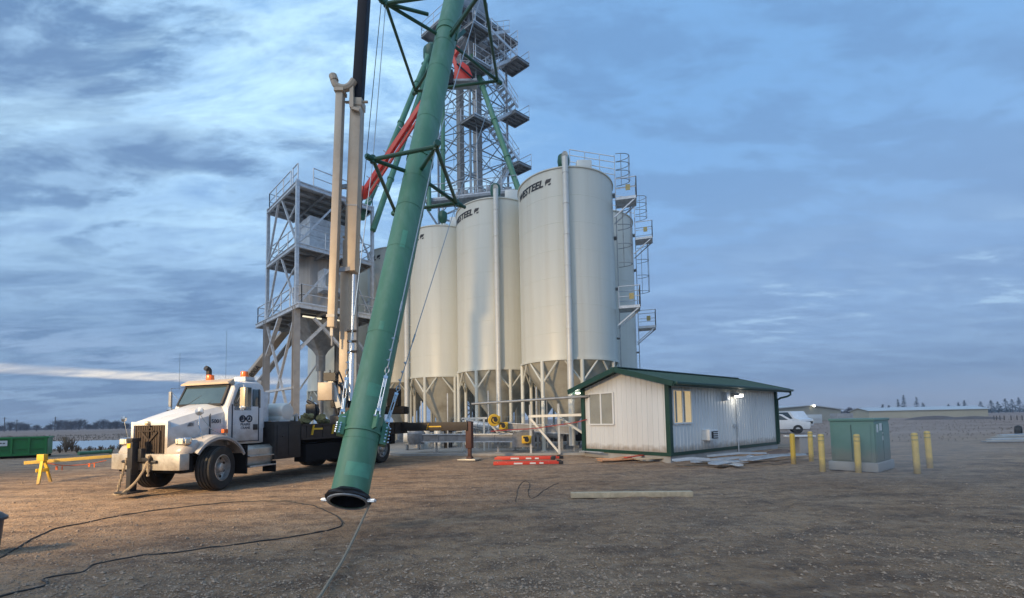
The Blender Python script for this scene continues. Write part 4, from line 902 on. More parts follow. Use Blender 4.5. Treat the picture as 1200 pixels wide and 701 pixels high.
sb = bpy.data.objects['sling_bundle']; sb.matrix_world = TM.copy()
mb = MB(); mb.box((-1.62, .35, 1.95), (.22, .9, 1.0)); tb(mb, 'cab_guard', 'galv', bevel=.02)
mb = MB(); mb.lathe([(.001, -.35), (.22, -.34), (.25, -.28), (.25, .28), (.22, .34), (.001, .35)], (-2.15, .72, 1.90), 18, axis=(0, 1, 0)); mb.box((-2.15, .6, 1.7), (.5, .9, .12)); tb(mb, 'white_tank', 'white_pipe', bevel=.01)
mb = MB(); mb.box((-2.6, .2, 1.8), (.06, 1.6, .05)); mb.box((-2.6, .95, 1.7), (.05, .05, .3)); mb.box((-2.6, -.5, 1.7), (.05, .05, .3)); tb(mb, 'deck_rail', 'galv')
# rear outriggers
for s_, ext in ((1, 4.15), (-1, 2.6)):
    mb = MB(); mb.box((-8.15, s_ * ext / 2, 1.33), (.34, ext, .34)); ob = tb(mb, 'outrigger_beam', 'deck', bevel=.012)
    mb = MB(); mb.box((-8.15, s_ * (ext + .02), .98), (.24, .24, 1.05)); mb.box((-8.15, s_ * (ext + .02), .4), (.13, .13, .7)); mb.box((-8.15, s_ * (ext + .02), .08), (.22, .22, .1)); tb(mb, 'jack_leg', 'rust', ob, bevel=.012)
    mb = MB(); mb.box((-8.15, s_ * (ext + .02), .025), (.75, .75, .06)); tb(mb, 'foot_pad', 'bumper', ob, bevel=.01)
mb = MB(); q_ = MB(); mb.box((-7.97, 2.75, 1.33), (.012, .55, .05)); mb.beam((-7.97, 2.4, 1.22), (-7.97, 2.47, 1.45), .012, .07, up=(1, 0, 0)); tb(mb, 'hazard_mark', 'yellow')
mb = MB(); mb.box((-4.6, 2.0 - .4, 1.2), (.30, 1.2, .3)); tb(mb, 'front_outrigger_housing', 'deck', bevel=.01)
# mudguards over the rear wheels
for s_ in (-1, 1):
    mb = MB(); mb.box((-7.4, s_ * .95, .9), (.3, .5, .45)); tb(mb, 'rear_mudguard', 'matte_black', bevel=.04)
# crane: pedestal, mast, boom, jib  (world positions)
def wb(mb, name, m, parent=tk, **k): return mb.build(name, m, parent, world=True, **k)
b0 = atY(405, 492, 16.3); b1 = atY(405, 452, 16.3); b2 = atY(406, 314, 16.3); b3 = atY(411.5, 318, 16.2); b4 = atY(419, 122, 15.9); b5 = atY(427, -2, 15.6); b6 = b4 + (b5 - b4) * 3.0
mb = MB(); mb.lathe([(.55, 0), (.55, .3), (.42, .35), (.42, .8), (.3, .9)], (b0.x, b0.y, 1.5), 24, cap=True); mb.box((b0.x, b0.y, 2.35), (.8, .8, .5)); wb(mb, 'crane_turret', 'black', bevel=.03)
mb = MB(); mb.beam(Vector((b0.x - .05, b0.y, 2.0)), b2, .30, .40, up=(0, 1, 0)); wb(mb, 'inner_mast', 'beige', bevel=.02)
mb = MB(); mb.beam(b3, b4, .44, .46, up=(0, 1, 0), w2=.40, h2=.42); bo = wb(mb, 'boom_section', 'beige', bevel=.03)
mb = MB(); mb.beam(b3 - up * .05, b3 + up * 1.1, .46, .48, up=(0, 1, 0)); mb.beam(b3 + up * 1.2, b3 + up * 1.26, .47, .49, up=(0, 1, 0)); wb(mb, 'boom_collar', 'beige', bo, bevel=.02)
mb = MB(); d_ = (b4 - b3).normalized(); mb.beam(b4 - d_ * .18, b4 + d_ * .1, .46, .48, up=(0, 1, 0)); mb.tube(b4 - Vector((.42, .1, 0)), b4 + Vector((.42, -.1, 0)), .05, 8); wb(mb, 'boom_lip', 'beige', bo, bevel=.03)
q3 = b3.lerp(b4, .38); mb = MB(); mb.beam(q3 - d_ * .03, q3 + d_ * .03, .445, .47, up=(0, 1, 0)); wb(mb, 'boom_strap', 'leg_steel', bo)
mb = MB(); mb.beam(b4, b6, .36, .36, up=(0, 1, 0)); wb(mb, 'extension_section', 'navy', bo, bevel=.02)
mb = MB(); mb.beam(b4 + Vector((-.20, .05, 0)), b6 + Vector((-.20, .05, 0)), .035, .2, up=(0, 1, 0)); wb(mb, 'edge_strip', 'beige', bo)
j0, j1 = atY(389, 384, 15.7), atY(399, 110, 15.6)
mb = MB(); mb.beam(j0, j1, .26, .28, up=(0, 1, 0)); jb = wb(mb, 'stowed_jib', 'beige', bevel=.02)
mb = MB(); mb.beam(j0 + up * .35, j0 + up * .45, .29, .31, up=(0, 1, 0)); mb.beam(j0 - up * .3, j0, .10, .1); mb.tube(j0 - up * .65, j0 - up * .3, .03, 6); wb(mb, 'jib_end', 'leg_steel', jb)
mb = MB(); tp = j1 + up * .2
mb.path(smoothpath([tp + Vector((-.28, 0, .5)), tp + Vector((-.20, 0, .12)), tp + Vector((.1, 0, -.02)), tp + Vector((.35, 0, .06)), tp + Vector((.50, 0, .30))]), .13, 8)
mb.tube(tp + Vector((-.28, 0, .5)), tp + Vector((-.22, 0, .3)), .15, 10); mb.beam(tp + Vector((.42, 0, .1)), tp + Vector((.42, 0, -.75)), .12, .14); mb.beam(tp + Vector((.42, 0, -.75)), tp + Vector((.7, 0, -.85)), .1, .1); mb.box(tp - up * .15, (.34, .4, .12)); wb(mb, 'jib_head', 'beige', jb)
for py in (220, 317): mb = MB(); p = atY(394, py, 15.8); r_ = atY(410, py - 2, 16); mb.beam(p, r_, .10, .14); wb(mb, 'jib_bracket', 'leg_steel', jb)
mb = MB(); s0 = atY(411, 470, 15.7); s1 = atY(414.5, 322, 15.9); mb.tube(s0, s0.lerp(s1, .45), .10, 14); mb.tube(s0.lerp(s1, .40), s1, .055, 12); cy = wb(mb, 'luffing_cylinder', 'bright')
for k, py in enumerate((388, 400, 412)):
    p = atY(412 + k * .3, py, 15.7); mb = MB(); mb.tube(p - Vector((.16, 0, 0)), p + Vector((.16, 0, 0)), .05, 8); wb(mb, 'hose_clamp', 'black', cy)
mb = MB(); mb.box(atY(383, 459, 15.2), (.50, .34, .62)); wb(mb, 'control_cabinet', 'beige', bevel=.03)
mb = MB(); random.seed(5)
for k in range(7):
    a = atY(390 + random.uniform(-5, 8), 440 + random.uniform(-6, 10), 15.4); b_ = atY(397 + random.uniform(-6, 10), 486, 15.4); m_ = a.lerp(b_, .5) + Vector((random.uniform(-.3, .3), 0, random.uniform(-.2, .1))); mb.path(smoothpath([a, m_, b_]), .028, 6)
mb.box(atY(388, 442, 15.3), (.4, .3, .28)); mb.box(atY(412, 484, 15.2), (.5, .4, .35)); mb.box(atY(428, 484, 16), (.9, .6, .4)); wb(mb, 'hydraulic_hoses', 'black')
mb = MB(); mb.beam(atY(388, 446, 15.3), atY(398, 478, 15.3), .16, .18); mb.beam(atY(402, 448, 15.6), atY(404, 486, 15.6), .16, .18); wb(mb, 'crane_arm_link', 'white_pipe', bevel=.02)
mb = MB(); mb.box(atY(462, 466, 17.2), (.45, .5, .7)); mb.box(atY(459, 481, 17.4), (1.2, .8, .3)); wb(mb, 'winch_housing', 'matte_black', bevel=.06)
mb = MB(); mb.box(atY(366, 483, 14.3), (.30, .3, .5)); mb.path(smoothpath([atY(360, 470, 14.3), atY(368, 474, 14.3), atY(374, 482, 14.3), atY(368, 488, 14.3)]), .06, 8); wb(mb, 'pipe_vice', 'black', bevel=.03)
mb = MB(); mb.tube(atY(427.3, 205, 15.8), atY(448, -10, 15.2), .014, 5); mb.tube(atY(427.3, 205, 15.8), atY(423, 250, 15.9), .014, 5); wb(mb, 'hoist_line', 'black')

# ================================================================== boom lift behind the cab
bl = thing('boom_lift', 'beige boom lift rising behind the truck cab through the tower legs', 'boom lift', (-17, 29.5, 0))
a, b_ = atY(286, 448, 29.2), atY(343, 378, 32)
mb = MB(); mb.beam(a, b_, .40, .44); bm1 = mb.build('boom', 'beige', bl, bevel=.02)
nrm = (b_ - a).cross(Vector((0, -1, 0))).normalized()
mb = MB(); mb.beam(a - nrm * .0 + Vector((.62, 0, -.50)), b_ + Vector((.62, 0, -.50)), .2, .30); mb.build('lower_arm', 'leg_steel', bl, bevel=.01)
mb = MB(); mb.box(a + Vector((.35, .2, -.45)), (1.1, .9, .6)); mb.box(a + Vector((1.0, .2, -.1)), (.25, .3, .4)); mb.build('turret', 'leg_steel', bl, bevel=.04)
mb = MB(); cxy = a + Vector((.4, .4, 0)); mb.box((cxy.x, cxy.y, .75), (1.8, 3.0, .6)); mb.box((cxy.x, cxy.y, 1.9), (1.0, 1.4, 2.0))
for sx in (-.95, .95):
    for sy in (-1.1, 1.1): mb.tube((cxy.x + sx - .15, cxy.y + sy, .45), (cxy.x + sx + .15, cxy.y + sy, .45), .45, 20)
mb.build('chassis', 'black', bl, bevel=.03)
tm = text_mb('800A', .42, 0, .01, .002); d_ = (b_ - a).normalized(); n_ = Vector((0, -1, 0)); n_ = (n_ - d_ * n_.dot(d_)).normalized(); uu = n_.cross(d_).normalized(); uu = -uu if uu.z < 0 else uu
_, sx_, sy_ = mb.frame(a, b_)
face_n = -sx_ if sx_.y > 0 else sx_
upv = sy_ if sy_.z > 0 else -sy_
q = MB(); q.add([a + d_ * (.5 + v.x) + upv * (v.y - .15) + face_n * (.207 + v.z) for v in tm.v], tm.f); q.build('lettering', 'ink', bm1, smooth=False)

# ================================================================== shed
g2 = Vector((.788, .616, 0)); g1 = Vector((-.616, .788, 0)); K0 = Vector((5.42, 15.4, 0)); LW, WW = 8.75, 3.95; zb_, ze, zr = .20, 2.76, 3.33
def K(a, b_, z): return K0 + g2 * a + g1 * b_ + up * z
RK = Matrix((g2, g1, up)).transposed()
sh = thing('site_shed', 'pale ribbed metal shed with green gable roof and green trim', 'shed', tuple(K0))
mb = MB(); mb.box(K(LW / 2, WW / 2, .06), (LW + .02, WW + .02, .3), RK); mb.build('foundation', 'concrete', sh, smooth=False)
def ribwall(s0, fn, length, z0, ztop, name):
    mb = MB(); n = int(length / .076); prof = []
    x = 0; k = 0
    while x < length - 1e-6:
        prof += [(x, 0), (min(x + .19, length), 0), (min(x + .198, length), .017), (min(x + .216, length), .017), (min(x + .224, length), 0)]; x += .224
    prof = [(a, d) for a, d in prof if a <= length]; prof.append((length, 0))
    vs = []; fs = []
    for a, d in prof: vs += [fn(a, -d, z0), fn(a, -d, ztop(a))]
    for i in range(len(prof) - 1): fs.append((2 * i, 2 * i + 2, 2 * i + 3, 2 * i + 1))
    mb.add(vs, fs); return mb.build(name, 'shed', sh, smooth=False)
gz = lambda t: ze + (zr - ze) * (1 - abs(t - WW / 2) / (WW / 2))
ribwall(0, lambda a, d, z: K(d, a, z), WW, zb_, gz, 'front_wall'); ribwall(0, lambda a, d, z: K(a, d, z), LW, zb_, lambda a: ze, 'side_wall')
ribwall(0, lambda a, d, z: K(LW - d, a, z), WW, zb_, gz, 'rear_wall'); ribwall(0, lambda a, d, z: K(a, WW - d, z), LW, zb_, lambda a: ze, 'far_wall')
# roof
OV, OE = .42, .48; sl_ = (zr - ze) / (WW / 2)
for sgn in (1, -1):
    mb = MB(); vs = []; prof = []; x = -OV
    while x < LW + OV: prof += [(x, 0), (x + .26, 0), (x + .275, .022), (x + .30, .022), (x + .315, 0)]; x += .315
    lo_b = -OE if sgn > 0 else WW + OE; zl_ = ze - OE * sl_ + .10; zh = zr + .10
    for a, d in prof: vs += [K(a, lo_b, zl_ + d), K(a, WW / 2, zh + d)]
    nv = len(prof); vs2 = [v - up * .03 for v in vs]
    fs = [(2 * i, 2 * i + 2, 2 * i + 3, 2 * i + 1) for i in range(nv - 1)]; mb.add(vs, fs); mb.add([K(-OV, lo_b, zl_ - .02), K(LW + OV, lo_b, zl_ - .02), K(LW + OV, WW / 2, zh - .02), K(-OV, WW / 2, zh - .02), K(-OV, lo_b, zl_ - .07), K(LW + OV, lo_b, zl_ - .07), K(LW + OV, WW / 2, zh - .07), K(-OV, WW / 2, zh - .07)], [(0, 1, 2, 3), (7, 6, 5, 4), (0, 4, 5, 1), (1, 5, 6, 2), (3, 2, 6, 7), (0, 3, 7, 4)])
    mb.build('roof', 'roof', sh, smooth=False)
mb = MB(); mb.beam(K(-OV - .02, WW / 2, zr + .12), K(LW + OV + .02, WW / 2, zr + .12), .34, .035); mb.build('ridge_cap', 'roof', sh)
mb = MB()
for a in (-OV - .015, LW + OV + .015):
    for lo_b in (-OE, WW + OE): mb.beam(K(a, lo_b, ze - OE * sl_ + .04), K(a, WW / 2, zr + .04), .03, .19)
for b_ in (-OE - .012, WW + OE + .012): mb.beam(K(-OV, b_, ze - OE * sl_ + .03), K(LW + OV, b_, ze - OE * sl_ + .03), .03, .16)
mb.build('fascia', 'trim', sh, smooth=False)
mb = MB(); mb.beam(K(-OV, -OE - .09, ze - OE * sl_ + .05), K(LW + OV + .1, -OE - .09, ze - OE * sl_ + .05), .12, .10); gt = mb.build('gutter', 'trim', sh, bevel=.02)
ed = K(LW + OV - .15, -OE - .09, ze - OE * sl_); mb = MB(); mb.path(smoothpath([ed, ed - up * .2, K(LW + .02, -.10, 2.3), K(LW + .02, -.09, 2.1)], 1), .045, 8); mb.tube(K(LW + .02, -.09, 2.15), K(LW + .02, -.09, .3), .045, 8); mb.build('downspout', 'trim', gt)
mb = MB()
for a, b_ in ((0, 0), (LW, 0), (0, WW), (LW, WW)): mb.box(K(a, b_, (zb_ + ze) / 2), (.17, .17, ze - zb_), RK)
for p_, q_ in ((K(-.025, 0, zb_ + .05), K(-.025, WW, zb_ + .05)), (K(0, -.025, zb_ + .05), K(LW, -.025, zb_ + .05))): mb.beam(p_, q_, .03, .12)
mb.build('corner_trim', 'trim', sh, smooth=False)
def plane_hit(px, py, p0_, nrm):
    d = ray(px, py); return O + d * ((p0_ - O).dot(nrm) / d.dot(nrm))
def window(side, s0, s1, zlo, zhi, lit):
    # side 0: front wall (along b), 1: side wall (along a)
    f = (lambda s, d, z: K(-d, s, z)) if side == 0 else (lambda s, d, z: K(s, -d, z))
    mb = MB(); w = .055
    for a, b_ in (((s0, zlo), (s1, zlo)), ((s0, zhi), (s1, zhi))): mb.beam(f(a[0], .03, a[1]), f(b_[0], .03, b_[1]), .07, w)
    for s_ in (s0, (s0 + s1) / 2, s1): mb.beam(f(s_, .032, zlo), f(s_, .032, zhi), w, .07, up=(g1 if side == 0 else g2))
    wn = mb.build('window', 'white_trim', sh, smooth=False)
    mb = MB(); mb.add([f(s0, .022, zlo), f(s1, .022, zlo), f(s1, .022, zhi), f(s0, .022, zhi)], [(0, 1, 2, 3)]); mb.build('blind', 'lit_room' if lit else 'blind', wn, smooth=False)
    mb = MB(); mb.add([f(s0, .05, zlo), f(s1, .05, zlo), f(s1, .05, zhi), f(s0, .05, zhi)], [(0, 1, 2, 3)]); mb.build('pane', 'pane', wn, smooth=False)
    if lit:
        mb = MB(); m_ = (s0 + s1) / 2
        for k in (.12, .5 + .06): mb.add([f(m_ * 0 + s0 + (s1 - s0) * (k), .027, zlo + .04), f(s0 + (s1 - s0) * (k + .1), .027, zlo + .04), f(s0 + (s1 - s0) * (k + .1), .027, zhi - .04), f(s0 + (s1 - s0) * (k), .027, zhi - .04)], [(0, 1, 2, 3)])
        mb.build('curtain', 'blind', wn, smooth=False)
pf = [plane_hit(px, py, K0, g2) for px, py in ((720, 498), (691, 462))]; sF = sorted((p - K0).dot(g1) for p in pf); zF = sorted(p.z for p in pf)
window(0, sF[0], sF[1], zF[0] + .02, zF[1], False)
ps = [plane_hit(px, py, K0, g1) for px, py in ((787, 496.5), (808.5, 458))]; sS = sorted((p - K0).dot(g2) for p in ps); zS = sorted(p.z for p in ps)
window(1, max(.22, sS[0]), sS[1], zS[0], zS[1], True)
def sidep(px, py, d=0): p = plane_hit(px, py, K0, g1); return p - g1 * d
p = sidep(828, 509.5); ac = MB(); ac.box(p - g1 * .14, (.62, .30, .40), RK); acu = tag(ac.build('air_conditioner', 'white_trim', at=tuple(p), bevel=.015), 'small white window air conditioner low on the shed side wall', 'air conditioner')
mb = MB()
for k in range(4): mb.box(p - g1 * .30 + up * (-.12 + k * .08) + g2 * .1, (.34, .02, .03), RK)
mb.box(p - g1 * .296 - g2 * .12, (.12, .02, .26), RK)
o = mb.build('vent_grille', 'black'); o.parent = acu; o.matrix_parent_inverse = Matrix.Translation(-Vector(acu.location))
p = sidep(858, 463); lm = MB(); lm.box(p - g1 * .10, (.30, .2, .16), RK); lm.box(p - g1 * .25 - up * .02, (.34, .22, .06), RK)
wlp = tag(lm.build('wall_lamp', 'galv_dark', at=tuple(p), bevel=.01), 'lit floodlight under the eave on the shed side wall', 'lamp')
mb = MB(); mb.box(p - g1 * .26 - up * .07, (.32, .2, .045), RK); mb.box(p - g1 * .37 - up * .03, (.26, .02, .09), RK); o = mb.build('lit_lens', 'lit'); o.parent = wlp; o.matrix_parent_inverse = Matrix.Translation(-p)
l_ = bpy.data.lights.new('wall_lamp_light', 'POINT'); l_.energy = 5; l_.color = (1, .93, .8); l_.shadow_soft_size = .08; lo_ = bpy.data.objects.new('wall_lamp_light', l_); C.objects.link(lo_); lo_.location = p - g1 * .42 - up * .18
p = plane_hit(672, 459, K0 + g1 * (WW + .25), g2) if False else K(-.05, WW + .28, ze - .14)
mb = MB(); mb.lathe([(.001, .03), (.09, .03), (.11, 0), (.09, -.03), (.001, -.035)], p, 16); tag(mb.build('soffit_lamp', 'lit', at=tuple(p)), 'small lit round lamp under the left eave of the shed', 'lamp')
l_ = bpy.data.lights.new('soffit_light', 'POINT'); l_.energy = 6; l_.color = (1, .95, .85); l_.shadow_soft_size = .06; lo_ = bpy.data.objects.new('soffit_light', l_); C.objects.link(lo_); lo_.location = p - up * .12
p = sidep(848, 465); mb = MB(); mb.box(p - g1 * .10, (.26, .18, .34), RK); el = tag(mb.build('meter_box', 'galv', at=tuple(p), bevel=.015), 'grey electrical box beside the shed floodlight', 'electrical box')
p = sidep(861.5, 470); mb = MB(); q0 = K((p - K0).dot(g2), -.05, 2.2); mb.tube(q0, Vector((q0.x, q0.y, .02)), .03, 8)
q1 = K((p - K0).dot(g2) - .25, -.05, 1.15); mb.tube(q1, q1 + g2 * .25, .02, 6); mb.box(q1, (.1, .08, .1), RK); tag(mb.build('conduit', 'galv', at=(q0.x, q0.y, 0)), 'thin grey conduit running down the shed side wall to the ground', 'conduit')

# ================================================================== under-silo plant
mb = MB(); a, b_ = atY(553, 473.5, 20.2), atY(691, 464.5, 18.2); mb.tube(a, b_, .055, 12)
rl = thing('pipe_rack', 'long pale horizontal rail on posts in front of the silo legs', 'pipe rack', (a.x, a.y, 0)); mb.build('rail', 'galv_dark', rl)
def rackpost(px, w=.09):
    p = atY(px, 470, 20.2 - (px - 553) / 138 * 2.0 + .35); q = MB(); q.beam(Vector((p.x, p.y, .05)), Vector((p.x, p.y, 2.2)), w, w); q.build('post', 'white_pipe', rl, smooth=False)
for px in (621, 654, 688): rackpost(px)
mb = MB(); P1 = lambda px, py, y=19.6: atY(px, py, y)
mb.beam(P1(620, 488), P1(690, 486, 18.6), .11, .11); mb.beam(P1(622, 491, 19.5), P1(655, 530, 19.1), .09, .09); mb.beam(P1(655, 489), P1(690, 512, 18.6), .09, .09); mb.build('cross_rails', 'white_pipe', rl, smooth=False)
sf = thing('support_frame', 'white braced steel frame under the second silo', 'frame', (-2, 21.5, 0))
for px in (543, 567): p = P1(px, 491, 21.8); mb = MB(); mb.beam(Vector((p.x, p.y, .07)), p, .10, .10); mb.build('post', 'white_pipe', sf)
mb = MB(); mb.beam(P1(541, 491, 21.8), P1(571, 490, 21.8), .1, .1); mb.beam(P1(544, 495, 21.8), P1(558, 511, 21.8), .08, .08); mb.beam(P1(572, 494, 21.8), P1(583, 507, 21.8), .08, .08); mb.build('cross_rails', 'white_pipe', sf)
def conveyor(label, a, b_, w, h, mt, kind='conveyor', motor=None, supports=3):
    c = thing(kind, label, 'conveyor', (a.x, a.y, 0)); q = MB(); q.beam(a, b_, w, h); n = 5
    for k in range(n + 1): p = a.lerp(b_, k / n); d = (b_ - a).normalized(); q.beam(p - d * .03, p + d * .03, w + .05, h + .05)
    q.build('trough', mt, c, smooth=False); q = MB()
    for sg in (-1, 1): q.beam(a + up * sg * h * .5, b_ + up * sg * h * .5, w + .09, .04)
    q.build('flange', 'galv', c, smooth=False)
    for k in range(supports): p = a.lerp(b_, (k + .5) / supports); q = MB(); q.beam(p - up * h / 2, Vector((p.x, p.y, .06)), .09, .09); q.box((p.x, p.y, .09), (.3, .3, .03)); q.build('leg', 'leg_steel', c)
    if motor is not None:
        q = MB(); q.box(motor, (.42, .34, .34)); q.tube(motor - Vector((.0, .32, 0)), motor + Vector((0, .1, 0)), .15, 14); mo = q.build('motor', 'yellow', c, bevel=.03)
        q = MB(); q.tube(motor - Vector((0, .34, 0)), motor - Vector((0, .30, 0)), .1, 12); q.box(motor - Vector((.05, .33, -.1)), (.2, .05, .08)); q.build('motor_cap', 'black', mo)
    return c
cv = conveyor('low grey drag conveyor lying along the pad edge with yellow motor', atY(494, 513.5, 21.0), atY(602, 513, 20.2), .4, .34, 'plant', motor=atY(617, 515, 19.6))
mb = MB(); p = atY(611, 514.5, 20.1); mb.loft([[p + Vector((x, y, z)) for y, z in ((-.3, -.35), (.3, -.35), (.3, h_), (-.3, h_))] for x, h_ in ((-.42, .2), (.1, .42), (.55, .42), (.6, .25))]); mb.build('drive_end', 'plant', cv, smooth=False)
mb = MB(); p = atY(488, 513, 21.0); mb.lathe([(.001, -.3), (.35, -.3), (.42, -.1), (.42, .2), (.3, .4), (.001, .42)], p, 14); mb.build('tail_end', 'plant', cv, ang=20)
conveyor('dark inclined conveyor with two yellow motors between the silo legs', atY(590, 500, 21.2), atY(672, 504, 20.8), .42, .34, 'leg_steel', motor=atY(581, 492, 20.6))
conveyor('round grey screw conveyor sloping down to the left under the middle silo', atY(548, 496, 23.5), atY(612, 506, 22.6), .34, .34, 'plant', motor=atY(590, 499, 20.8))
conveyor('dark conveyor half hidden at the back of the silo pad', atY(600, 514, 24.5), atY(690, 511, 23.5), .6, .5, 'black', supports=4)
conveyor('dark conveyor under the third silo beside the truck', atY(478, 503, 25), atY(560, 500, 25), .5, .45, 'black', supports=4)
random.seed(11)
for i, (px, py, y, w_, h_, lab) in enumerate(((499, 507, 24, .5, .7, 'pale squat drum under the third silo'), (513, 508, 24, .45, .6, 'pale ribbed drum right of the squat drum'), (525, 509, 24.4, .5, .8, 'dark capped drum beside the fence post'))):
    p = atY(px, py, y); q = MB(); q.lathe([(.001, 0.08), (w_ * .45, 0.08), (w_ * .45, .3), (w_ * .48, .33), (w_ * .45, .36), (w_ * .45, h_ + .5), (w_ * .2, h_ + .62), (.001, h_ + .62)], (p.x, p.y, 0), 16); tag(q.build('drum', 'white_pipe' if i < 2 else 'black', at=(p.x, p.y, 0)), lab, 'drum')
gp = thing('pump_unit', 'pale pump unit on feet just behind the truck rear', 'pump', tuple(gr(484, 529)))
p = gr(484, 529); q = MB(); q.lathe([(.001, -.5), (.28, -.48), (.34, -.2), (.34, .25), (.2, .45), (.001, .46)], (p.x, p.y, .75), 16, axis=(1, .3, 0)); q.build('casing', 'white_pipe', gp)
q = MB(); q.box((p.x, p.y, .4), (.8, .4, .1)); 
for sx in (-.3, .3): q.box((p.x + sx, p.y, .2), (.08, .3, .4))
q.build('stand', 'galv_dark', gp)
for (pa, pb, r_, lab_) in ((atY(556, 497, 23.2), atY(655, 510, 21.6), .17, 'long round grey screw tube sloping down to the right behind the rail posts'), (atY(545, 505, 24), atY(600, 497, 23.4), .14, 'short round screw tube rising to the right under the second silo'), (atY(600, 512, 22.6), atY(668, 506, 22.4), .13, 'low round tube behind the right rail post')):
    r0 = thing('screw_conveyor', lab_, 'conveyor', tuple(pa)); q = MB(); q.tube(pa, pb, r_, 18); d_ = (pb - pa).normalized()
    for k in range(6): w = pa.lerp(pb, (k + .3) / 6); q.tube(w - d_ * .025, w + d_ * .025, r_ + .035, 18)
    q.build('tube', 'galv', r0)
    for k in (.2, .8): w = pa.lerp(pb, k); q = MB(); q.beam(w - up * r_, Vector((w.x, w.y, .07)), .07, .07); q.build('leg', 'leg_steel', r0)
p = atY(579, 492.5, 20.4); q = MB(); q.lathe([(.001, -.07), (.26, -.06), (.29, 0), (.26, .06), (.001, .07)], p, 24, axis=(.3, -1, 0)); o = q.build('belt_guard', 'yellow', at=tuple(p)); tag(o, 'round yellow belt guard at the head of the conveyor', 'belt guard')
q = MB(); q.lathe([(.001, .071), (.16, .071), (.16, .085), (.001, .085)], p, 20, axis=(.3, -1, 0)); o2 = q.build('vent_disc', 'black'); o2.parent = o; o2.matrix_parent_inverse = Matrix.Translation(-p)
# gates below each hopper
for i, (x, y) in enumerate(row[:4]):
    q = MB(); q.box((x, y, .88), (.62, .62, .26)); q.tube((x - .6, y, .88), (x + .6, y, .88), .035, 6); q.box((x, y, .5), (.4, .4, .6)); q.box((x, y, .16), (.7, .7, .18))
    tag(q.build('discharge_gate', 'galv_dark', at=(x, y, 0), bevel=.01), ['steel discharge gate under the hopper of the nearest silo', 'steel discharge gate under the second silo from the right', 'steel discharge gate under the third silo from the right', 'steel discharge gate under the silo behind the green column'][i], 'gate')
# temporary fence
fc = thing('wire_fence', 'thin wire fence of slim posts in front of the silo pad', 'fence', tuple(gr(573, 528)))
prev = None
for i, (px, top, bot) in enumerate(((494, 470, 528), (525, 461, 527), (573, 458, 528.5), (630, 453, 530), (642, 452, 526), (673, 452, 531))):
    g = gr(px, bot); tp = atY(px, top, g.y); q = MB(); q.tube(Vector((g.x, g.y, 0)), Vector((g.x, g.y, tp.z)), .028, 7); q.build('post', 'galv', fc)
    if i in (1, 2, 3, 5):
        cur = Vector((g.x, g.y, 0))
        if prev is not None:
            q = MB()
            for z in (.12, .5, .9, 1.3, 1.7): q.tube(prev + up * z, cur + up * z, .0035, 4)
            n_ = int((cur - prev).length / .16)
            for k in range(n_): w = prev.lerp(cur, k / n_); q.tube(w + up * .1, w + up * 1.7, .0025, 4)
            q.build('wire_panel', 'galv', fc)
        prev = cur
q = MB(); pts = [atY(575, 505, 19.6), atY(600, 503, 19.5), atY(625, 502, 19.3), atY(650, 498, 18.9), atY(673, 495, 18.6), atY(688, 491, 18.3)]
vs = []; 
for p in smoothpath(pts, 1): vs += [p, p - up * .04]
q.add(vs + [v + Vector((0, .004, 0)) for v in vs], [(2 * i, 2 * i + 2, 2 * i + 3, 2 * i + 1) for i in range(len(vs) // 2 - 1)]); tag(q.build('barrier_tape', 'tape_red', at=tuple(pts[0])), 'red danger tape sagging along the wire fence to the shed', 'tape')

# ================================================================== things on the ground
# red ladders
def ladder(label, c, ang, ln_, z, tint='ladder_red'):
    r = thing('red_ladder', label, 'ladder', (c.x, c.y, z), ang, 'red ladders lying on the gravel')
    for s_ in (-1, 1): q = MB(); q.box((0, s_ * .21, .05), (ln_, .035, .085)); q.build('rail', tint, r, world=False, bevel=.004)
    for k in range(int(ln_ / .3)): q = MB(); x = -ln_ / 2 + .15 + k * .3; q.tube((x, -.21, .05), (x, .21, .05), .016, 6); q.build('rung', 'galv', r, world=False)
    q = MB(); q.box((ln_ / 2 + .02, -.21, .05), (.16, .06, .11)); q.box((ln_ / 2 + .02, .21, .05), (.16, .06, .11)); q.build('foot', 'black', r, world=False, bevel=.008)
    q = MB(); q.box((-.3, -.232, .05), (.3, .006, .05)); q.box((.2, -.232, .05), (.2, .006, .05)); q.box((.5, -.232, .05), (.14, .006, .05)); q.build('sticker', 'sticker', r, world=False)
c = gr(617, 544); ladder('lower red fibreglass ladder lying flat in front of the silo fence', c, R(2), 2.3, .0)
c2 = gr(614, 541.5); ladder('upper red ladder stacked askew on the first one', c2, R(-9), 2.1, .10); ladder('rear red ladder lying just behind the stacked pair', gr(622, 538), R(8), 2.3, .0)
# lumber beam
a, b_ = gr(669, 583.5), gr(811, 582); q = MB(); q.beam(a + up * .055, b_ + up * .055, .14, .10); tag(q.build('timber_beam', 'wood', at=tuple((a + b_) / 2), bevel=.004), 'single pale squared timber lying alone across the gravel', 'timber')
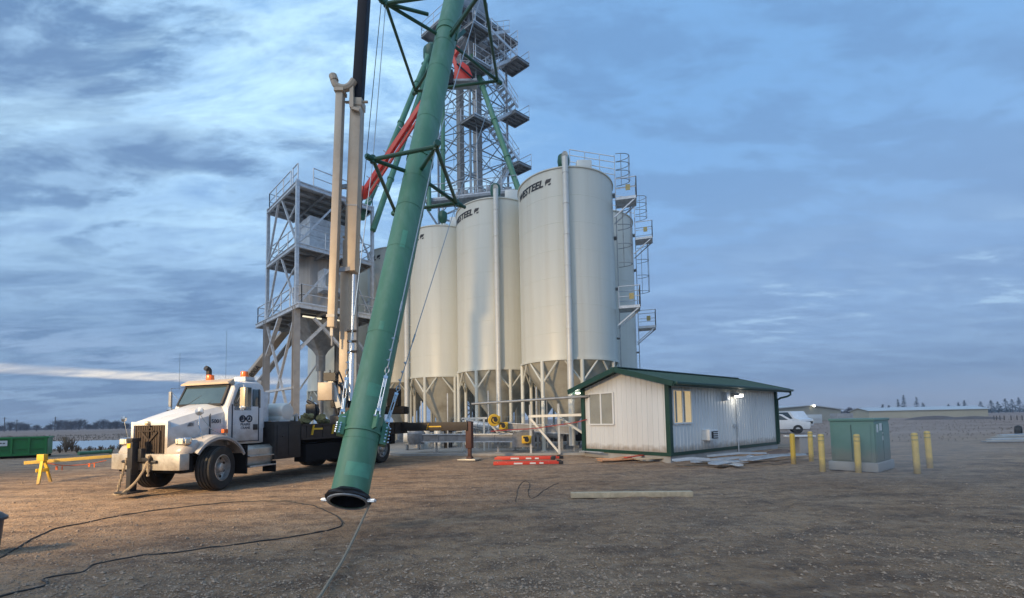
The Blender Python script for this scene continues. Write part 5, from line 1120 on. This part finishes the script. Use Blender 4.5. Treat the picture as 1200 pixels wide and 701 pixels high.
# boards against the shed front
random.seed(21)
labs_b = ['longest orange board of the loose pile before the shed front', 'orange plywood offcut on top of the loose pile', 'pale board at the right end of the orange pile', 'short orange board at the left of the pile', 'reddish board crossing the middle of the pile', 'thin pale strip at the back of the orange pile']
for i, (x0, y0, x1, y1, w_, mt) in enumerate(((703, 541, 757, 538, .34, 'wood_orange'), (722, 540, 748, 535.5, .4, 'wood_orange'), (745, 541.5, 783, 540, .36, 'wood'), (700, 542, 730, 543, .2, 'wood_orange'), (733, 542, 765, 537.5, .14, 'ladder_red'), (681, 534.5, 706, 537, .2, 'sheet'))):
    a, b_ = gr(x0, y0), gr(x1, y1); z = .03 + .035 * i; q = MB(); q.beam(a + up * z, b_ + up * (z + .01), w_, .03); tag(q.build('board', mt, at=tuple((a + b_) / 2), bevel=.003), labs_b[i], 'board', 'boards piled before the shed front')
labs_s = ['longest pale trim strip of the heap by the shed side', 'bent pale trim strip lying across the heap', 'bluish folded flashing at the front of the heap', 'pale strip reaching towards the first bollard', 'shiny short offcut on top of the trim heap', 'narrow strip at the back of the trim heap', 'wide flat sheet at the left of the trim heap', 'second pale strip ending near the bollards']
for i, (x0, y0, x1, y1, w_) in enumerate(((812, 543, 905, 537, .22), (816, 541, 868, 548, .2), (835, 547, 872, 544, .34), (870, 543, 940, 536, .22), (878, 541, 888, 540, .26), (830, 539.5, 900, 536, .12), (790, 546, 835, 545, .3), (880, 546, 948, 539, .16))):
    a, b_ = gr(x0, y0), gr(x1, y1); z = .025 + .02 * i; q = MB(); m_ = a.lerp(b_, .5) + up * .05
    for p_, q_ in ((a + up * z, m_ + up * z), (m_ + up * z, b_ + up * z)): q.beam(p_, q_, w_, .012); s_ = Vector((0, 0, .03)); q.beam(p_ + s_ - (q_ - p_).cross(up).normalized() * w_ / 2, q_ + s_ - (q_ - p_).cross(up).normalized() * w_ / 2, .01, .06)
    tag(q.build('trim_strip', 'sheet', at=tuple(a), smooth=False), labs_s[i], 'trim strip', 'metal trim strips heaped beside the shed')
# transformer cabinet on its pad
tp0 = Vector((9.62, 11.8, 0)); 
def T(a, b_, z): return tp0 + g2 * a + g1 * b_ + up * z
q = MB(); q.box(T(.82, .56, .10), (1.64, 1.12, .24), RK); tag(q.build('concrete_plinth', 'concrete', at=tuple(T(.82, .56, 0)), bevel=.02), 'low concrete plinth under the green cabinet', 'plinth')
cb = thing('transformer_cabinet', 'large dull green electrical cabinet behind the yellow bollards', 'cabinet', tuple(T(.82, .56, .22)))
q = MB(); q.box(T(.82, .56, .78), (1.46, 1.0, 1.12), RK); q.build('body', 'xfmr', cb, bevel=.012)
q = MB(); q.box(T(.82, .56, 1.375), (1.52, 1.06, .07), RK); q.build('lid', 'xfmr', cb, bevel=.02)
q = MB(); q.box(T(.82, .05, .76), (1.36, .02, .98), RK); q.box(T(.07, .56, .76), (.02, .84, .98), RK); dp = q.build('door_panel', 'xfmr', cb, bevel=.006)
q = MB(); q.box(T(.057, .56, .76), (.008, .02, .96), RK); q.box(T(.82, .037, .76), (.02, .008, .96), RK); q.box(T(.05, .40, .8), (.03, .05, .18), RK); q.build('door_gap', 'trim', dp)
q = MB(); q.box(T(.30, .038, 1.14), (.14, .006, .22), RK); q.box(T(.62, .038, 1.17), (.24, .006, .20), RK); q.box(T(.8, .038, .86), (.10, .006, .12), RK); q.box(T(.8, .038, 1.0), (.12, .006, .03), RK); q.build('notice', 'sticker', dp)
# bollards
blab = ['leftmost plain yellow bollard, nearest the shed', 'second yellow bollard from the left, standing behind the first', 'third yellow bollard from the left, left of the cabinet plinth', 'yellow bollard standing right in front of the green cabinet', 'larger of the two bollards right of the cabinet', 'rightmost bollard, a little behind its neighbour']
bpos = ((930, 543, .95, 'yellow'), (951, 540, .98, 'yellow_pale'), (964, 551, 1.0, 'yellow_pale'), (1006, 552.5, 1.0, 'yellow_pale'), (1075, 553, 1.02, 'yellow_pale'), (1090, 547.5, 1.02, 'yellow_pale'))
for i, (px, py, h_, mt) in enumerate(bpos):
    g = gr(px, py); r = thing('bollard', blab[i], 'bollard', (g.x, g.y, 0), 0, 'yellow bollards round the green cabinet')
    rr = .072; q = MB(); q.lathe([(rr, -.1), (rr, h_ - .05), (rr * .8, h_ - .01), (.001, h_)], (0, 0, 0), 20); q.build('post', mt, r, world=False, ang=50)
    if i:
        q = MB()
        for z in (h_ - .20, h_ - .09): q.lathe([(rr + .001, z), (rr + .006, z + .005), (rr + .006, z + .025), (rr + .001, z + .03)], (0, 0, 0), 20)
        q.build('sleeve_ring', 'plate_yellow', r, world=False)
    r.rotation_euler = (R(random.uniform(-1, 1)), R(random.uniform(-1.2, 1.2)), 0)
q = MB(); g = gr(1004, 553.2)
# white slab on crates behind bollards
bn = thing('white_bench_slab', 'white slab resting on dark blocks behind the left bollards', 'slab', tuple(gr(938, 533)))
g = gr(938, 533); q = MB(); q.box((g.x, g.y, .72), (.95, .5, .05)); q.build('top', 'white_trim', bn, bevel=.01)
q = MB(); q.box((g.x + .12, g.y, .38), (.5, .4, .62)); q.box((g.x, g.y, .05), (.8, .3, .06)); q.build('block', 'leg_steel', bn, bevel=.02)
# right hand lumber stack and tyre
random.seed(31)
for i in range(7):
    a, b_ = gr(1153 + i * 3, 519 - i * .7), gr(1206, 518.5 - i * .9); z = .06 + .05 * (i // 2); q = MB(); q.beam(a + up * z, b_ + up * z, .3, .06)
    lb = ['nearest board of the far right stack', 'second board of the far right stack', 'pale top sheet of the far right stack', 'warped board in the far right stack', 'darker board under the pale sheet at far right', 'rear board of the far right stack', 'topmost rear plank of the far right stack'][i]
    tag(q.build('plank', ['leg_steel', 'wood', 'sheet', 'wood', 'leg_steel', 'wood', 'sheet'][i], at=tuple(a)), lb, 'plank', 'planks stacked at the far right')
g = gr(1194, 511.5); q = MB(); q.lathe([(.16, -.11), (.3, -.12), (.36, 0), (.3, .12), (.16, .11)], (g.x, g.y, .32), 24, axis=(.5, -.85, 0)); tag(q.build('old_tyre', 'tyre', at=tuple(g)), 'black tyre standing at the right edge behind the planks', 'tyre')
# dumpster
g = gr(55, 535.5); gl = g - Vector((.76, .65, 0)) * 6.0; dpst = thing('skip_container', 'bright green steel skip container at the left edge', 'skip', tuple(g))
d_ = (g - gl).normalized(); s_ = Vector((-d_.y, d_.x, 0)); ln2 = (g - gl).length; RD = Matrix((d_, s_, up)).transposed(); hD = .98
def DD(a, b_, z): return g - d_ * a + s_ * b_ + up * z
q = MB()
for b_ in (.03, 2.0): q.box(DD(ln2 / 2, b_, .12 + hD / 2), (ln2, .05, hD - .1), RD)
for a in (.03, ln2 - .03): q.box(DD(a, 1.0, .12 + hD / 2), (.05, 2.0, hD - .1), RD)
q.box(DD(ln2 / 2, 1.0, .15), (ln2, 2.0, .06), RD); q.build('tub', 'bin_green', dpst)
q = MB(); q.box(DD(ln2 / 2, -.02, hD + .07), (ln2 + .1, .1, .09), RD); q.box(DD(ln2 / 2, 2.04, hD + .07), (ln2 + .1, .1, .09), RD); q.box(DD(0, 1, hD + .07), (.1, 2.1, .09), RD); q.build('top_rail', 'bin_green', dpst, bevel=.01)
q = MB()
for k in range(7): q.box(DD(.06 + k * .62, -.04, .12 + hD / 2), (.08, .1, hD - .1), RD)
q.box(DD(ln2 / 2, -.035, .5), (ln2, .05, .06), RD); q.box(DD(ln2 / 2, -.035, .18), (ln2, .08, .1), RD); q.build('side_ribs', 'bin_green', dpst)
q = MB(); q.box(DD(1.75, -.09, .80), (.62, .01, .28), RD); sg = q.build('sign_plate', 'sticker', dpst)
q = MB()
for k, (dx, w_) in enumerate(((-.2, .08), (-.1, .06), (-.02, .05), (.08, .08), (.19, .08))): q.box(DD(1.75 - dx, -.099, .80 + .01 * (k % 2)), (w_, .006, .05), RD)
q.build('sign_marks', 'ink', sg)
q = MB(); q.box(DD(ln2 / 2, .4, .05), (ln2, .15, .1), RD); q.box(DD(ln2 / 2, 1.6, .05), (ln2, .15, .1), RD); q.build('skids', 'matte_black', dpst)
# barricade
bc = thing('barricade', 'yellow A-frame barricade leg holding a long orange-striped board', 'barricade', tuple(gr(50, 566)))
g = gr(50, 566)
for s_ in (-1, 1):
    q = MB(); q.beam(Vector((g.x + .12 * s_ * -1 + .05, g.y - .0 + s_ * .28, 0)), Vector((g.x - .02, g.y, .78)), .085, .03, up=(0, 1, 0)); q.build('leg', 'yellow', bc, bevel=.004)
q = MB(); q.beam(Vector((g.x - .06, g.y - .14, .36)), Vector((g.x + .02, g.y + .14, .36)), .035, .1); q.build('cross_bar', 'yellow', bc, bevel=.004); q = MB(); q.box((g.x - .02, g.y - .02, .72), (.2, .12, .18)); q.build('top_cap', 'yellow', bc, bevel=.004)
a = Vector((g.x - .45, g.y - .10, .58)); b_ = atY(146, 533.5, 14.4); d_ = b_ - a
q = MB(); q.beam(a, b_, .03, .095); bd = q.build('board', 'yellow_pale', bc, bevel=.003)
for k in (.28, .42, .55, .68, .80, .91): q = MB(); m_ = a + d_ * k; q.beam(m_ - d_ * .028 - Vector((0, .022, 0)), m_ + d_ * .028 - Vector((0, .022, 0)), .004, .07); q.build('stripe', 'orange', bd)
q = MB(); q.path(smoothpath([a + d_ * .2 - up * .05, a + d_ * .35 - up * .17, a + d_ * .6 - up * .2, a + d_ * .8 - up * .12]), .012, 5)
for k in (.30, .62): w = a + d_ * k - up * .22; q.box(w, (.06, .01, .11)); q.box(w + Vector((.16, 0, -.01)), (.03, .01, .12))
q.build('flagging', 'orange', bd)
for x_, y_ in ((b_.x, b_.y),): q = MB(); q.beam(Vector((x_, y_ + .2, 0)), Vector((x_, y_ + .02, .8)), .1, .035); q.build('leg', 'yellow', bc)
# dark pail at the left edge
g = gr(-3, 650); q = MB(); q.lathe([(.001, 0), (.17, 0), (.20, .40), (.235, .41), (.235, .44), (.17, .50), (.001, .52)], (g.x - .235, g.y, 0), 28); tag(q.build('lidded_pail', mat('slate_plastic', (.045, .06, .075), .4, 0, .2, 5), at=(g.x - .18, g.y, 0)), 'dark slate lidded pail cut by the left edge of the picture', 'pail')
# hoses
def onground(pts, r, jit=.0):
    out = []
    for p in smoothpath([gr(*q_) for q_ in pts], 3): out.append(Vector((p.x + noise.noise((p.x * 2, p.y * 2, 5)) * jit, p.y + noise.noise((p.x * 2, p.y * 2, 9)) * jit, gn(p.x, p.y) + r * .7)))
    return out
q = MB(); q.path(onground([(-20, 662), (18, 645), (50, 622), (100, 611), (150, 602), (210, 594), (262, 589), (310, 586.5), (345, 588), (372, 593), (395, 603), (402, 611), (396, 617), (375, 622), (330, 629), (250, 640), (200, 647), (160, 652), (125, 657), (106, 660), (103, 665), (94, 670), (62, 674), (47, 678), (58, 682), (44, 687), (20, 692), (-20, 702)], .010, .03), .010, 8)
tag(q.build('black_hose', 'hose', at=tuple(gr(300, 640))), 'long black hose looping over the gravel from the left edge', 'hose')
# small hose scraps near the ladders
q = MB(); q.path(onground([(604, 586), (607, 570), (616, 563), (622, 568), (617, 578), (624, 585), (640, 572), (655, 566)], .01, .02), .006, 6); tag(q.build('thin_cord', 'deck', at=tuple(gr(610, 575))), 'thin dark cord coiled loosely on the gravel before the ladders', 'cord')
# green pipe, weeds
a, b_ = gr(92, 534), gr(128, 531.5); q = MB(); q.tube(a + up * .12, b_ + up * .12, .10, 16); q.tube(b_ + up * .12, b_ + up * .12 + (b_ - a).normalized() * .08, .13, 16); tag(q.build('green_pipe', 'green', at=tuple(a)), 'green pipe length lying on the bank beside the skip', 'pipe')
random.seed(41)
def shrub(label, x, y, h_, n=60, mt='dry', group='dry shrubs on the pond bank'):
    q = MB()
    for k in range(n):
        a = random.uniform(0, 6.28); t_ = random.uniform(.1, .7); e = Vector((x + math.cos(a) * t_ * h_ * .6, y + math.sin(a) * t_ * h_ * .6, h_ * random.uniform(.4, 1))); m_ = Vector((x, y, 0)).lerp(e, .5) + Vector((0, 0, .1 * h_)); q.path([(x + random.uniform(-.05, .05) * h_, y, 0), m_, e], .008 * h_ + .006, 3)
    tag(q.build('shrub', mt, at=(x, y, 0), smooth=False), label, 'shrub', group)
for i, (px, h_) in enumerate(((70, .5), (77, 1.0), (84, .9), (90, .5), (105, .4), (118, .4), (131, .5), (141, .6))):
    g = gr(px, 531 - (i % 3)); shrub('leafless dry shrub on the bank, %s' % ['close to the skip corner', 'tallest one right of the skip', 'dark twin beside the tallest', 'low one before the pond', 'small one behind the green pipe', 'one above the middle of the barricade board', 'one left of the truck bumper', 'one touching the truck grille in view'][i], g.x, g.y, h_)
q = MB()
for k in range(1500):
    y = random.uniform(29.5, 31) if random.random() < .2 else random.uniform(50, 95); x = -y * random.uniform(.80, 1.25); h_ = random.uniform(.05, .2); q.beam((x, y, -.02), (x + random.uniform(-.08, .08), y, h_), .015 + .0005 * y, .02)
w = q.build('dry_grass', 'dry', kind='stuff', smooth=False); w['label'] = 'dry brown grass along the pond banks'
q = MB()
for k in range(1500):
    y = random.uniform(24, 110); x = y * random.uniform(.55, 1.3); 
    if y < 40 and x < 20: continue
    h_ = random.uniform(.03, .10); q.beam((x, y, -.02), (x + random.uniform(-.06, .06), y, h_), .015 + .0005 * y, .02)
w = q.build('stubble_grass', 'dry', kind='stuff', smooth=False); w['label'] = 'sparse dry grass over the field at the right'

# ================================================================== vehicles behind the shed
def far_car(name, label, cat, loc, rz, L_, h_, long_hood=True):
    r = thing(name, label, cat, loc, rz); W2 = .92
    side = [(-L_ / 2, .35), (L_ / 2 - .1, .35), (L_ / 2, .55), (L_ / 2 - .03, .95), (L_ / 2 - 1.25, 1.08), (L_ / 2 - 1.95, h_ - .03), (L_ / 2 - 2.6, h_), (-L_ / 2 + .35, h_ - .04), (-L_ / 2 + .05, 1.1)]
    if not long_hood: side = [(-L_ / 2, .35), (L_ / 2 - .1, .35), (L_ / 2, .6), (L_ / 2 - .05, 1.05), (L_ / 2 - .6, 1.2), (L_ / 2 - 1.1, h_), (-L_ / 2 + .1, h_), (-L_ / 2, 1.1)]
    q = MB(); q.loft([[(x, s_, z) for x, z in side] for s_ in (-W2, W2)]); q.build('body', 'car_white', r, world=False, bevel=.05)
    q = MB(); hx = L_ / 2 - (1.5 if long_hood else .75)
    for s_ in (-1, 1): q.prism([(hx - .05, 1.12), (hx - .62, h_ - .10), (-L_ / 2 + .5, h_ - .10), (-L_ / 2 + .25, 1.12)], s_ * (W2 + .004), s_ * (W2 - .02))
    q.add([(hx + .2 if long_hood else hx + .1, -.75, 1.16), (hx + .2 if long_hood else hx + .1, .75, 1.16), (hx - .42, .7, h_ - .06), (hx - .42, -.7, h_ - .06)], [(0, 1, 2, 3)]); q.build('windows', 'glass', r, world=False)
    for x in (L_ / 2 - .9, -L_ / 2 + .9):
        for s_ in (-1, 1):
            q = MB(); q.lathe([(.16, .1), (.34, .1), (.36, 0), (.34, -.1), (.1, -.1)], (x, s_ * .85, .36), 20, axis=(0, s_, 0)); q.build('wheel', 'tyre', r, world=False)
    q = MB(); q.box((L_ / 2 - .01, 0, .72), (.06, 1.5, .26)); q.build('grille', 'black', r, world=False, bevel=.02)
    for s_ in (-1, 1): q = MB(); q.box((L_ / 2 - .06, s_ * .74, .82), (.14, .3, .16)); q.build('headlight', 'lens', r, world=False, bevel=.02)
    return r
g = gr(930, 508); far_car('parked_pickup', 'white parked car half hidden by the right end of the shed', 'car', (g.x - .9, g.y + 1, 0), R(-24), 4.8, 1.62)
g = gr(952, 504); far_car('parked_van', 'white van parked behind the white car, facing the yard', 'van', (g.x, g.y + 4, 0), R(-75), 4.8, 1.9, False)

# ================================================================== far buildings
def gable(name, label, p, q_, depth, he, hr, wall, roof_, gable_front=False, windows=()):
    r = thing(name, label, 'building', tuple(p)); d = (q_ - p).normalized(); s_ = Vector((-d.y, d.x, 0)); Lq = (q_ - p).length
    f = lambda a, b_, z: p + d * a + s_ * b_ + up * z
    mb = MB()
    if not gable_front:
        prof = [(0, 0), (depth, 0), (depth, he), (depth / 2, hr), (0, he)]; mb.loft([[f(a, b_, z) for b_, z in prof] for a in (0, Lq)]); mb.build('walls', wall, r, smooth=False)
        for sg, (b0_, b1_) in enumerate(((-.4, depth / 2), (depth + .4, depth / 2))):
            q = MB(); z0 = he - .4 * (hr - he) / (depth / 2) + .08; q.add([f(-.4, b0_, z0), f(Lq + .4, b0_, z0), f(Lq + .4, b1_, hr + .08), f(-.4, b1_, hr + .08), f(-.4, b0_, z0 - .12), f(Lq + .4, b0_, z0 - .12), f(Lq + .4, b1_, hr - .04), f(-.4, b1_, hr - .04)], [(0, 1, 2, 3), (7, 6, 5, 4), (0, 4, 5, 1), (1, 5, 6, 2), (2, 6, 7, 3), (3, 7, 4, 0)]); q.build('roof', roof_, r, smooth=False)
    else:
        prof = [(0, 0), (Lq, 0), (Lq, he), (Lq * .58, hr), (0, he + .3)]; mb.loft([[f(a, b_, z) for a, z in prof] for b_ in (0, depth)]); mb.build('walls', wall, r, smooth=False)
        q = MB()
        for (a0, z0), (a1, z1_) in (((-.4, he + .3), (Lq * .58, hr + .06)), ((Lq * .58, hr + .06), (Lq + .4, he))): q.beam(f(a0, -.2, z0 + .1), f(a1, -.2, z1_ + .1), .5, .22); q.add([f(a0, -.3, z0 + .15), f(a1, -.3, z1_ + .15), f(a1, depth, z1_ + .15), f(a0, depth, z0 + .15)], [(0, 1, 2, 3)])
        q.build('roof', roof_, r, smooth=False)
    for (a0, a1, z0, z1_) in windows:
        q = MB(); q.box(f((a0 + a1) / 2, -.04, (z0 + z1_) / 2), (a1 - a0, .06, z1_ - z0), Matrix((d, s_, up)).transposed()); q.build('window', 'win', r, smooth=False)
    return r, f
p, q_ = gr(1019, 490.5), gr(1158, 488.5); p.z = q_.z = 0
q_ = atY(1158, 484, p.y - 4); q_.z = 0
lbld, f = gable('long_barn', 'long low pale yellow building with white roof in the far field', p, q_, 9, 2.25, 3.1, 'field_shed', 'field_roof')
Lq = (q_ - p).length; mb = MB(); d = (q_ - p).normalized(); sv = Vector((-d.y, d.x, 0)); mb.box(p + d * (Lq + .05) + sv * 4.2 + up * 1.1, (.08, 2.6, 2.1), Matrix((d, sv, up)).transposed()); mb.build('door', 'sheet', lbld)
p, q_ = gr(900, 494.5), gr(986, 492.5)
wbld, f = gable('workshop', 'low wide tan workshop with a lamp on its gable, beyond the white vehicles', p, Vector((q_.x, q_.y, 0)), 10, 2.5, 3.5, 'far_wall', 'field_roof', True, windows=((2, 3.4, 1.2, 2.0), (8, 9.0, 1.3, 2.0)))
d = (q_ - p).normalized(); lp_ = atY(954, 475.6, p.lerp(q_, .55).y - .5); mb = MB(); mb.lathe([(.001, -.1), (.26, -.08), (.26, .08), (.001, .1)], lp_, 12, axis=(0, 1, 0)); mb.build('gable_lamp', 'lit', wbld)
random.seed(51)
for i, (px, dy, w_, h_) in enumerate(((915, 0, 2.4, 1.3), (941, -2, 3.0, 1.5), (966, -4, 2.6, 1.6))):
    g = gr(px, 496); q = MB(); q.box((g.x, g.y + dy, h_ / 2), (w_, 1.6, h_)); q.box((g.x, g.y + dy - .8, h_ * .6), (w_ * .7, .1, h_ * .4)); q.tube((g.x - w_ / 3, g.y + dy - .8, .3), (g.x - w_ / 3, g.y + dy - .9, .3), .3, 12)
    tag(q.build('storage_crate', ['field_shed', 'field_roof', 'leg_steel'][i], at=(g.x, g.y + dy, 0), bevel=.04), ['pale container before the workshop left side', 'white container before the workshop middle', 'grey container before the workshop right side'][i], 'container', 'containers before the workshop')

# ================================================================== far trees, poles, fence
def conifer_mb(h_, wd_):
    c = MB(); n = int(26 + h_ * 3)
    for k in range(n * 7):
        t_ = random.random() ** .8; z = h_ * (.1 + .9 * t_); rad = wd_ * (1 - t_) * random.uniform(.3, 1.05) + .1; a = random.uniform(0, 6.28); s_ = random.uniform(.6, 1.3) * (1 - .5 * t_)
        p_ = Vector((math.cos(a) * rad, math.sin(a) * rad, z)); c.add([p_ + Vector((random.uniform(-s_, s_), random.uniform(-s_, s_), random.uniform(-.5, .15) * s_)) for _ in range(3)], [(0, 1, 2)])
    return c
def bare_mb(h_):
    tr = MB(); cr = MB(); tr.tube((0, 0, 0), (0, 0, h_ * .7), h_ * .022, 6, h_ * .008)
    for k in range(190):
        z = h_ * random.uniform(.12, .72); a = random.uniform(0, 6.28); l = h_ * random.uniform(.12, .34) * (1.25 - z / h_); st_ = Vector((math.cos(a) * l * .15, math.sin(a) * l * .15, z))
        r_ = Vector((random.uniform(-.3, .3) * h_, random.uniform(-.3, .3) * h_, random.uniform(0, .25) * h_)) * (1 - .6 * z / h_); d = Vector((math.cos(a) * .55, math.sin(a) * .55, random.uniform(.5, 1.2))).normalized()
        cr.tube((0, 0, z), st_ + r_, .06, 3, .04, cap=False); cr.tube(st_ + r_, st_ + r_ + d * l, .05, 3, .02, cap=False)
        for _ in range(3): q_ = st_ + r_ + d * l * random.uniform(.2, .9); cr.tube(q_, q_ + (d + Vector((random.uniform(-.8, .8), random.uniform(-.8, .8), random.uniform(-.2, .5)))).normalized() * l * .5, .04, 3, .015, cap=False)
    return tr, cr
random.seed(61)
cons = [(1035, 4.5, 3), (1042, 4.2, 2.6), (1053, 7, 2.6), (1060, 9, 3), (1075, 8.5, 3.2), (1082, 5, 4), (1112, 4, 3), (1124, 5, 2.4), (1131, 6, 2.8), (1150, 5, 4), (1162, 5.5, 5), (1170, 5, 5), (1179, 6.5, 4.6), (1187, 5.8, 4.8), (1195, 7, 4.5), (1204, 6.5, 5)]
ords = 'first second third fourth fifth sixth seventh eighth ninth tenth eleventh twelfth thirteenth fourteenth fifteenth sixteenth seventeenth eighteenth nineteenth twentieth'.split()
Yc = 330
for i, (px, h_, w_) in enumerate(cons):
    g = atY(px, 484, Yc + random.uniform(-15, 15)); r = thing('conifer', 'dark conifer on the right skyline, %s from the left' % ords[i], 'tree', (g.x, g.y, 0), 0, 'conifers on the right skyline')
    q = MB(); q.tube((0, 0, 0), (0, 0, h_ * 1.2), .22, 6, .06); q.build('trunk', 'bark', r, world=False); conifer_mb(h_ * 1.35 + 2, w_ * .8).build('crown', 'needle', r, world=False, smooth=False)
protos = []
for k in range(5):
    h_ = random.uniform(5.5, 8.5); tr, cr = bare_mb(h_)
    r = thing('bare_tree', '', 'tree', (0, 0, 0), 0, 'bare trees on the left skyline'); tr.build('trunk', 'bark', r, world=False); cr.build('crown', 'twig', r, world=False, smooth=False); protos.append(r)
used = set(); bt = [(2, .9), (12, 1.0), (24, .95), (31, 1.1), (43, .7), (58, .9), (68, 1.1), (78, 1.15), (84, 1.25), (93, 1.2), (103, .9), (112, .8), (121, 1.1), (129, 1.15), (137, 1.0), (146, .95), (1010, .8), (997, .9)]
for i, (px, s_) in enumerate(bt):
    src = protos[i % 5]; o = src if i % 5 not in used else copy_tree(src); used.add(i % 5); g = atY(px, 498, 300 + random.uniform(-20, 20)); o.location = (g.x, g.y, 0); o.scale = (s_ * 1.3, s_ * 1.3, s_ * .8); o.rotation_euler = (0, 0, random.uniform(0, 6.28))
    o['label'] = ('bare leafless tree on the left skyline, %s from the left edge' % ords[i]) if i < 16 else ['bare tree just left of the long yellow building', 'bare tree beyond the workshop right corner'][i - 16]
def wood(name, label, x0, x1, y0, y1, h0, h1, n, mt, rad):
    q = MB()
    for k in range(n):
        y = random.uniform(y0, y1); x = y * random.uniform(x0, x1); hh_ = random.uniform(h0, h1) * (.7 + .6 * noise.noise((x * .02, y * .01, 1)) ** 1 if True else 1)
        for _ in range(9):
            c_ = Vector((x + random.uniform(-rad, rad), y, hh_ * random.uniform(.05, 1))); q.add([c_ + Vector((random.uniform(-1, 1), 0, random.uniform(-1, 1))) * rad * .45 for _ in range(3)], [(0, 1, 2)])
        q.tube((x, y, 0), (x, y, hh_), .12, 3)
    o = q.build(name, mt, kind='stuff', smooth=False); o['label'] = label
wood('far_woodland', 'far bare woodland along the left skyline', -1.3, -.55, 330, 420, 2.0, 5.0, 500, 'twig', 2.2)
wood('far_shelterbelt', 'far dark shelterbelt along the right skyline', .60, 1.35, 380, 460, 2.5, 5.5, 420, 'needle', 2.4)
wood('far_hedge', 'far brush between the workshop and the sky', .55, .85, 300, 360, 1.8, 4.0, 160, 'twig', 2.0)
for i, (px, top) in enumerate(((5, 489), (19.5, 492), (64.5, 488.5), (43, 498))):
    g = atY(px, 500, 230); tz = atY(px, top, 230).z; q = MB(); q.tube((g.x, g.y, 0), (g.x, g.y, tz), .17, 6); q.beam((g.x - 1.1, g.y, tz - .6), (g.x + 1.1, g.y, tz - .6), .14, .14)
    tag(q.build('utility_pole', 'bark', at=(g.x, g.y, 0)), ['utility pole at the far left edge of the skyline', 'second utility pole from the left edge', 'tallest utility pole, above the right end of the skip', 'short utility pole above the middle of the skip'][i], 'pole', 'utility poles on the skyline')
ff = thing('field_fence', 'line of small dark posts in the field right of the yellow building', 'fence', tuple(gr(1170, 492)))
for px in (1165, 1168, 1172, 1177, 1185, 1192, 1198): g = gr(px, 492.5); q = MB(); q.tube((g.x, g.y, 0), (g.x, g.y, .75), .06, 5); q.build('post', 'bark', ff)
# spoil heaps in the far field
def heap(label, px, py, rx, h_):
    g = gr(px, py); q = MB(); n = 22; loops = []
    for k in range(6): t_ = k / 5; loops.append([(g.x + math.cos(a * 2 * math.pi / n) * rx * (1 - t_ * .96) * (1 + .15 * noise.noise((a, t_ * 2, px))), g.y + math.sin(a * 2 * math.pi / n) * rx * .5 * (1 - t_ * .96), -.05 + h_ * (1 - (1 - t_) ** 2) * (1 + .2 * noise.noise((a * .7, t_, px)))) for a in range(n)])
    q.loft(loops); tag(q.build('soil_heap', mat('soil_%d' % px, (.12, .095, .085), .95, 0, .3, 2, .5, 10), at=tuple(g)), label, 'soil heap', 'low soil heaps in the field')
heap('low brown soil heap before the middle of the yellow building', 1093, 491.6, 6, .75); heap('low soil heap before the right end of the yellow building', 1140, 491.2, 6, .6); heap('dark soil heap right of the shed corner', 917, 532, .9, .22)

# ================================================================== air
hz = MB(); hz.box((0, 640, 60 - 1), (2400, 1500, 122)); hm = bpy.data.materials.new('haze_air'); hm.use_nodes = True; t = hm.node_tree; t.nodes.clear()
vo = t.nodes.new('ShaderNodeVolumePrincipled'); vo.inputs['Color'].default_value = (.62, .72, .90, 1); vo.inputs['Density'].default_value = .0006; vo.inputs['Anisotropy'].default_value = .2
mo = t.nodes.new('ShaderNodeOutputMaterial'); t.links.new(vo.outputs[0], mo.inputs['Volume'])
USE_HAZE = True
if USE_HAZE:
    h = hz.build('haze', hm, kind='stuff', smooth=False); h['label'] = 'thin evening haze over the yard and fields'

# low dust drifting over the yard by the cabinet
dm = bpy.data.materials.new('dust_air'); dm.use_nodes = True; t = dm.node_tree; t.nodes.clear()
tcd = t.nodes.new('ShaderNodeTexCoord'); gr_ = t.nodes.new('ShaderNodeTexGradient'); gr_.gradient_type = 'QUADRATIC_SPHERE'; t.links.new(tcd.outputs['Object'], gr_.inputs[0])
nz_ = t.nodes.new('ShaderNodeTexNoise'); nz_.inputs['Scale'].default_value = 2.2; nz_.inputs['Detail'].default_value = 3; t.links.new(tcd.outputs['Object'], nz_.inputs[0])
mm_ = t.nodes.new('ShaderNodeMath'); mm_.operation = 'MULTIPLY'; t.links.new(gr_.outputs[0], mm_.inputs[0]); t.links.new(nz_.outputs[0], mm_.inputs[1])
m2_ = t.nodes.new('ShaderNodeMath'); m2_.operation = 'MULTIPLY'; t.links.new(mm_.outputs[0], m2_.inputs[0]); m2_.inputs[1].default_value = .32
vo = t.nodes.new('ShaderNodeVolumePrincipled'); vo.inputs['Color'].default_value = (.86, .89, .93, 1); t.links.new(m2_.outputs[0], vo.inputs['Density'])
mo = t.nodes.new('ShaderNodeOutputMaterial'); t.links.new(vo.outputs[0], mo.inputs['Volume'])
q = MB(); q.lathe([(.001, -1), (.38, -.92), (.71, -.71), (.92, -.38), (1, 0), (.92, .38), (.71, .71), (.38, .92), (.001, 1)], (0, 0, 0), 24)
dc = q.build('dust_cloud', dm, kind='stuff', world=False); dc.location = (9.2, 10.4, .6); dc.scale = (4.2, 2.6, 1.5); dc['label'] = 'faint pale dust hanging low in front of the green cabinet'
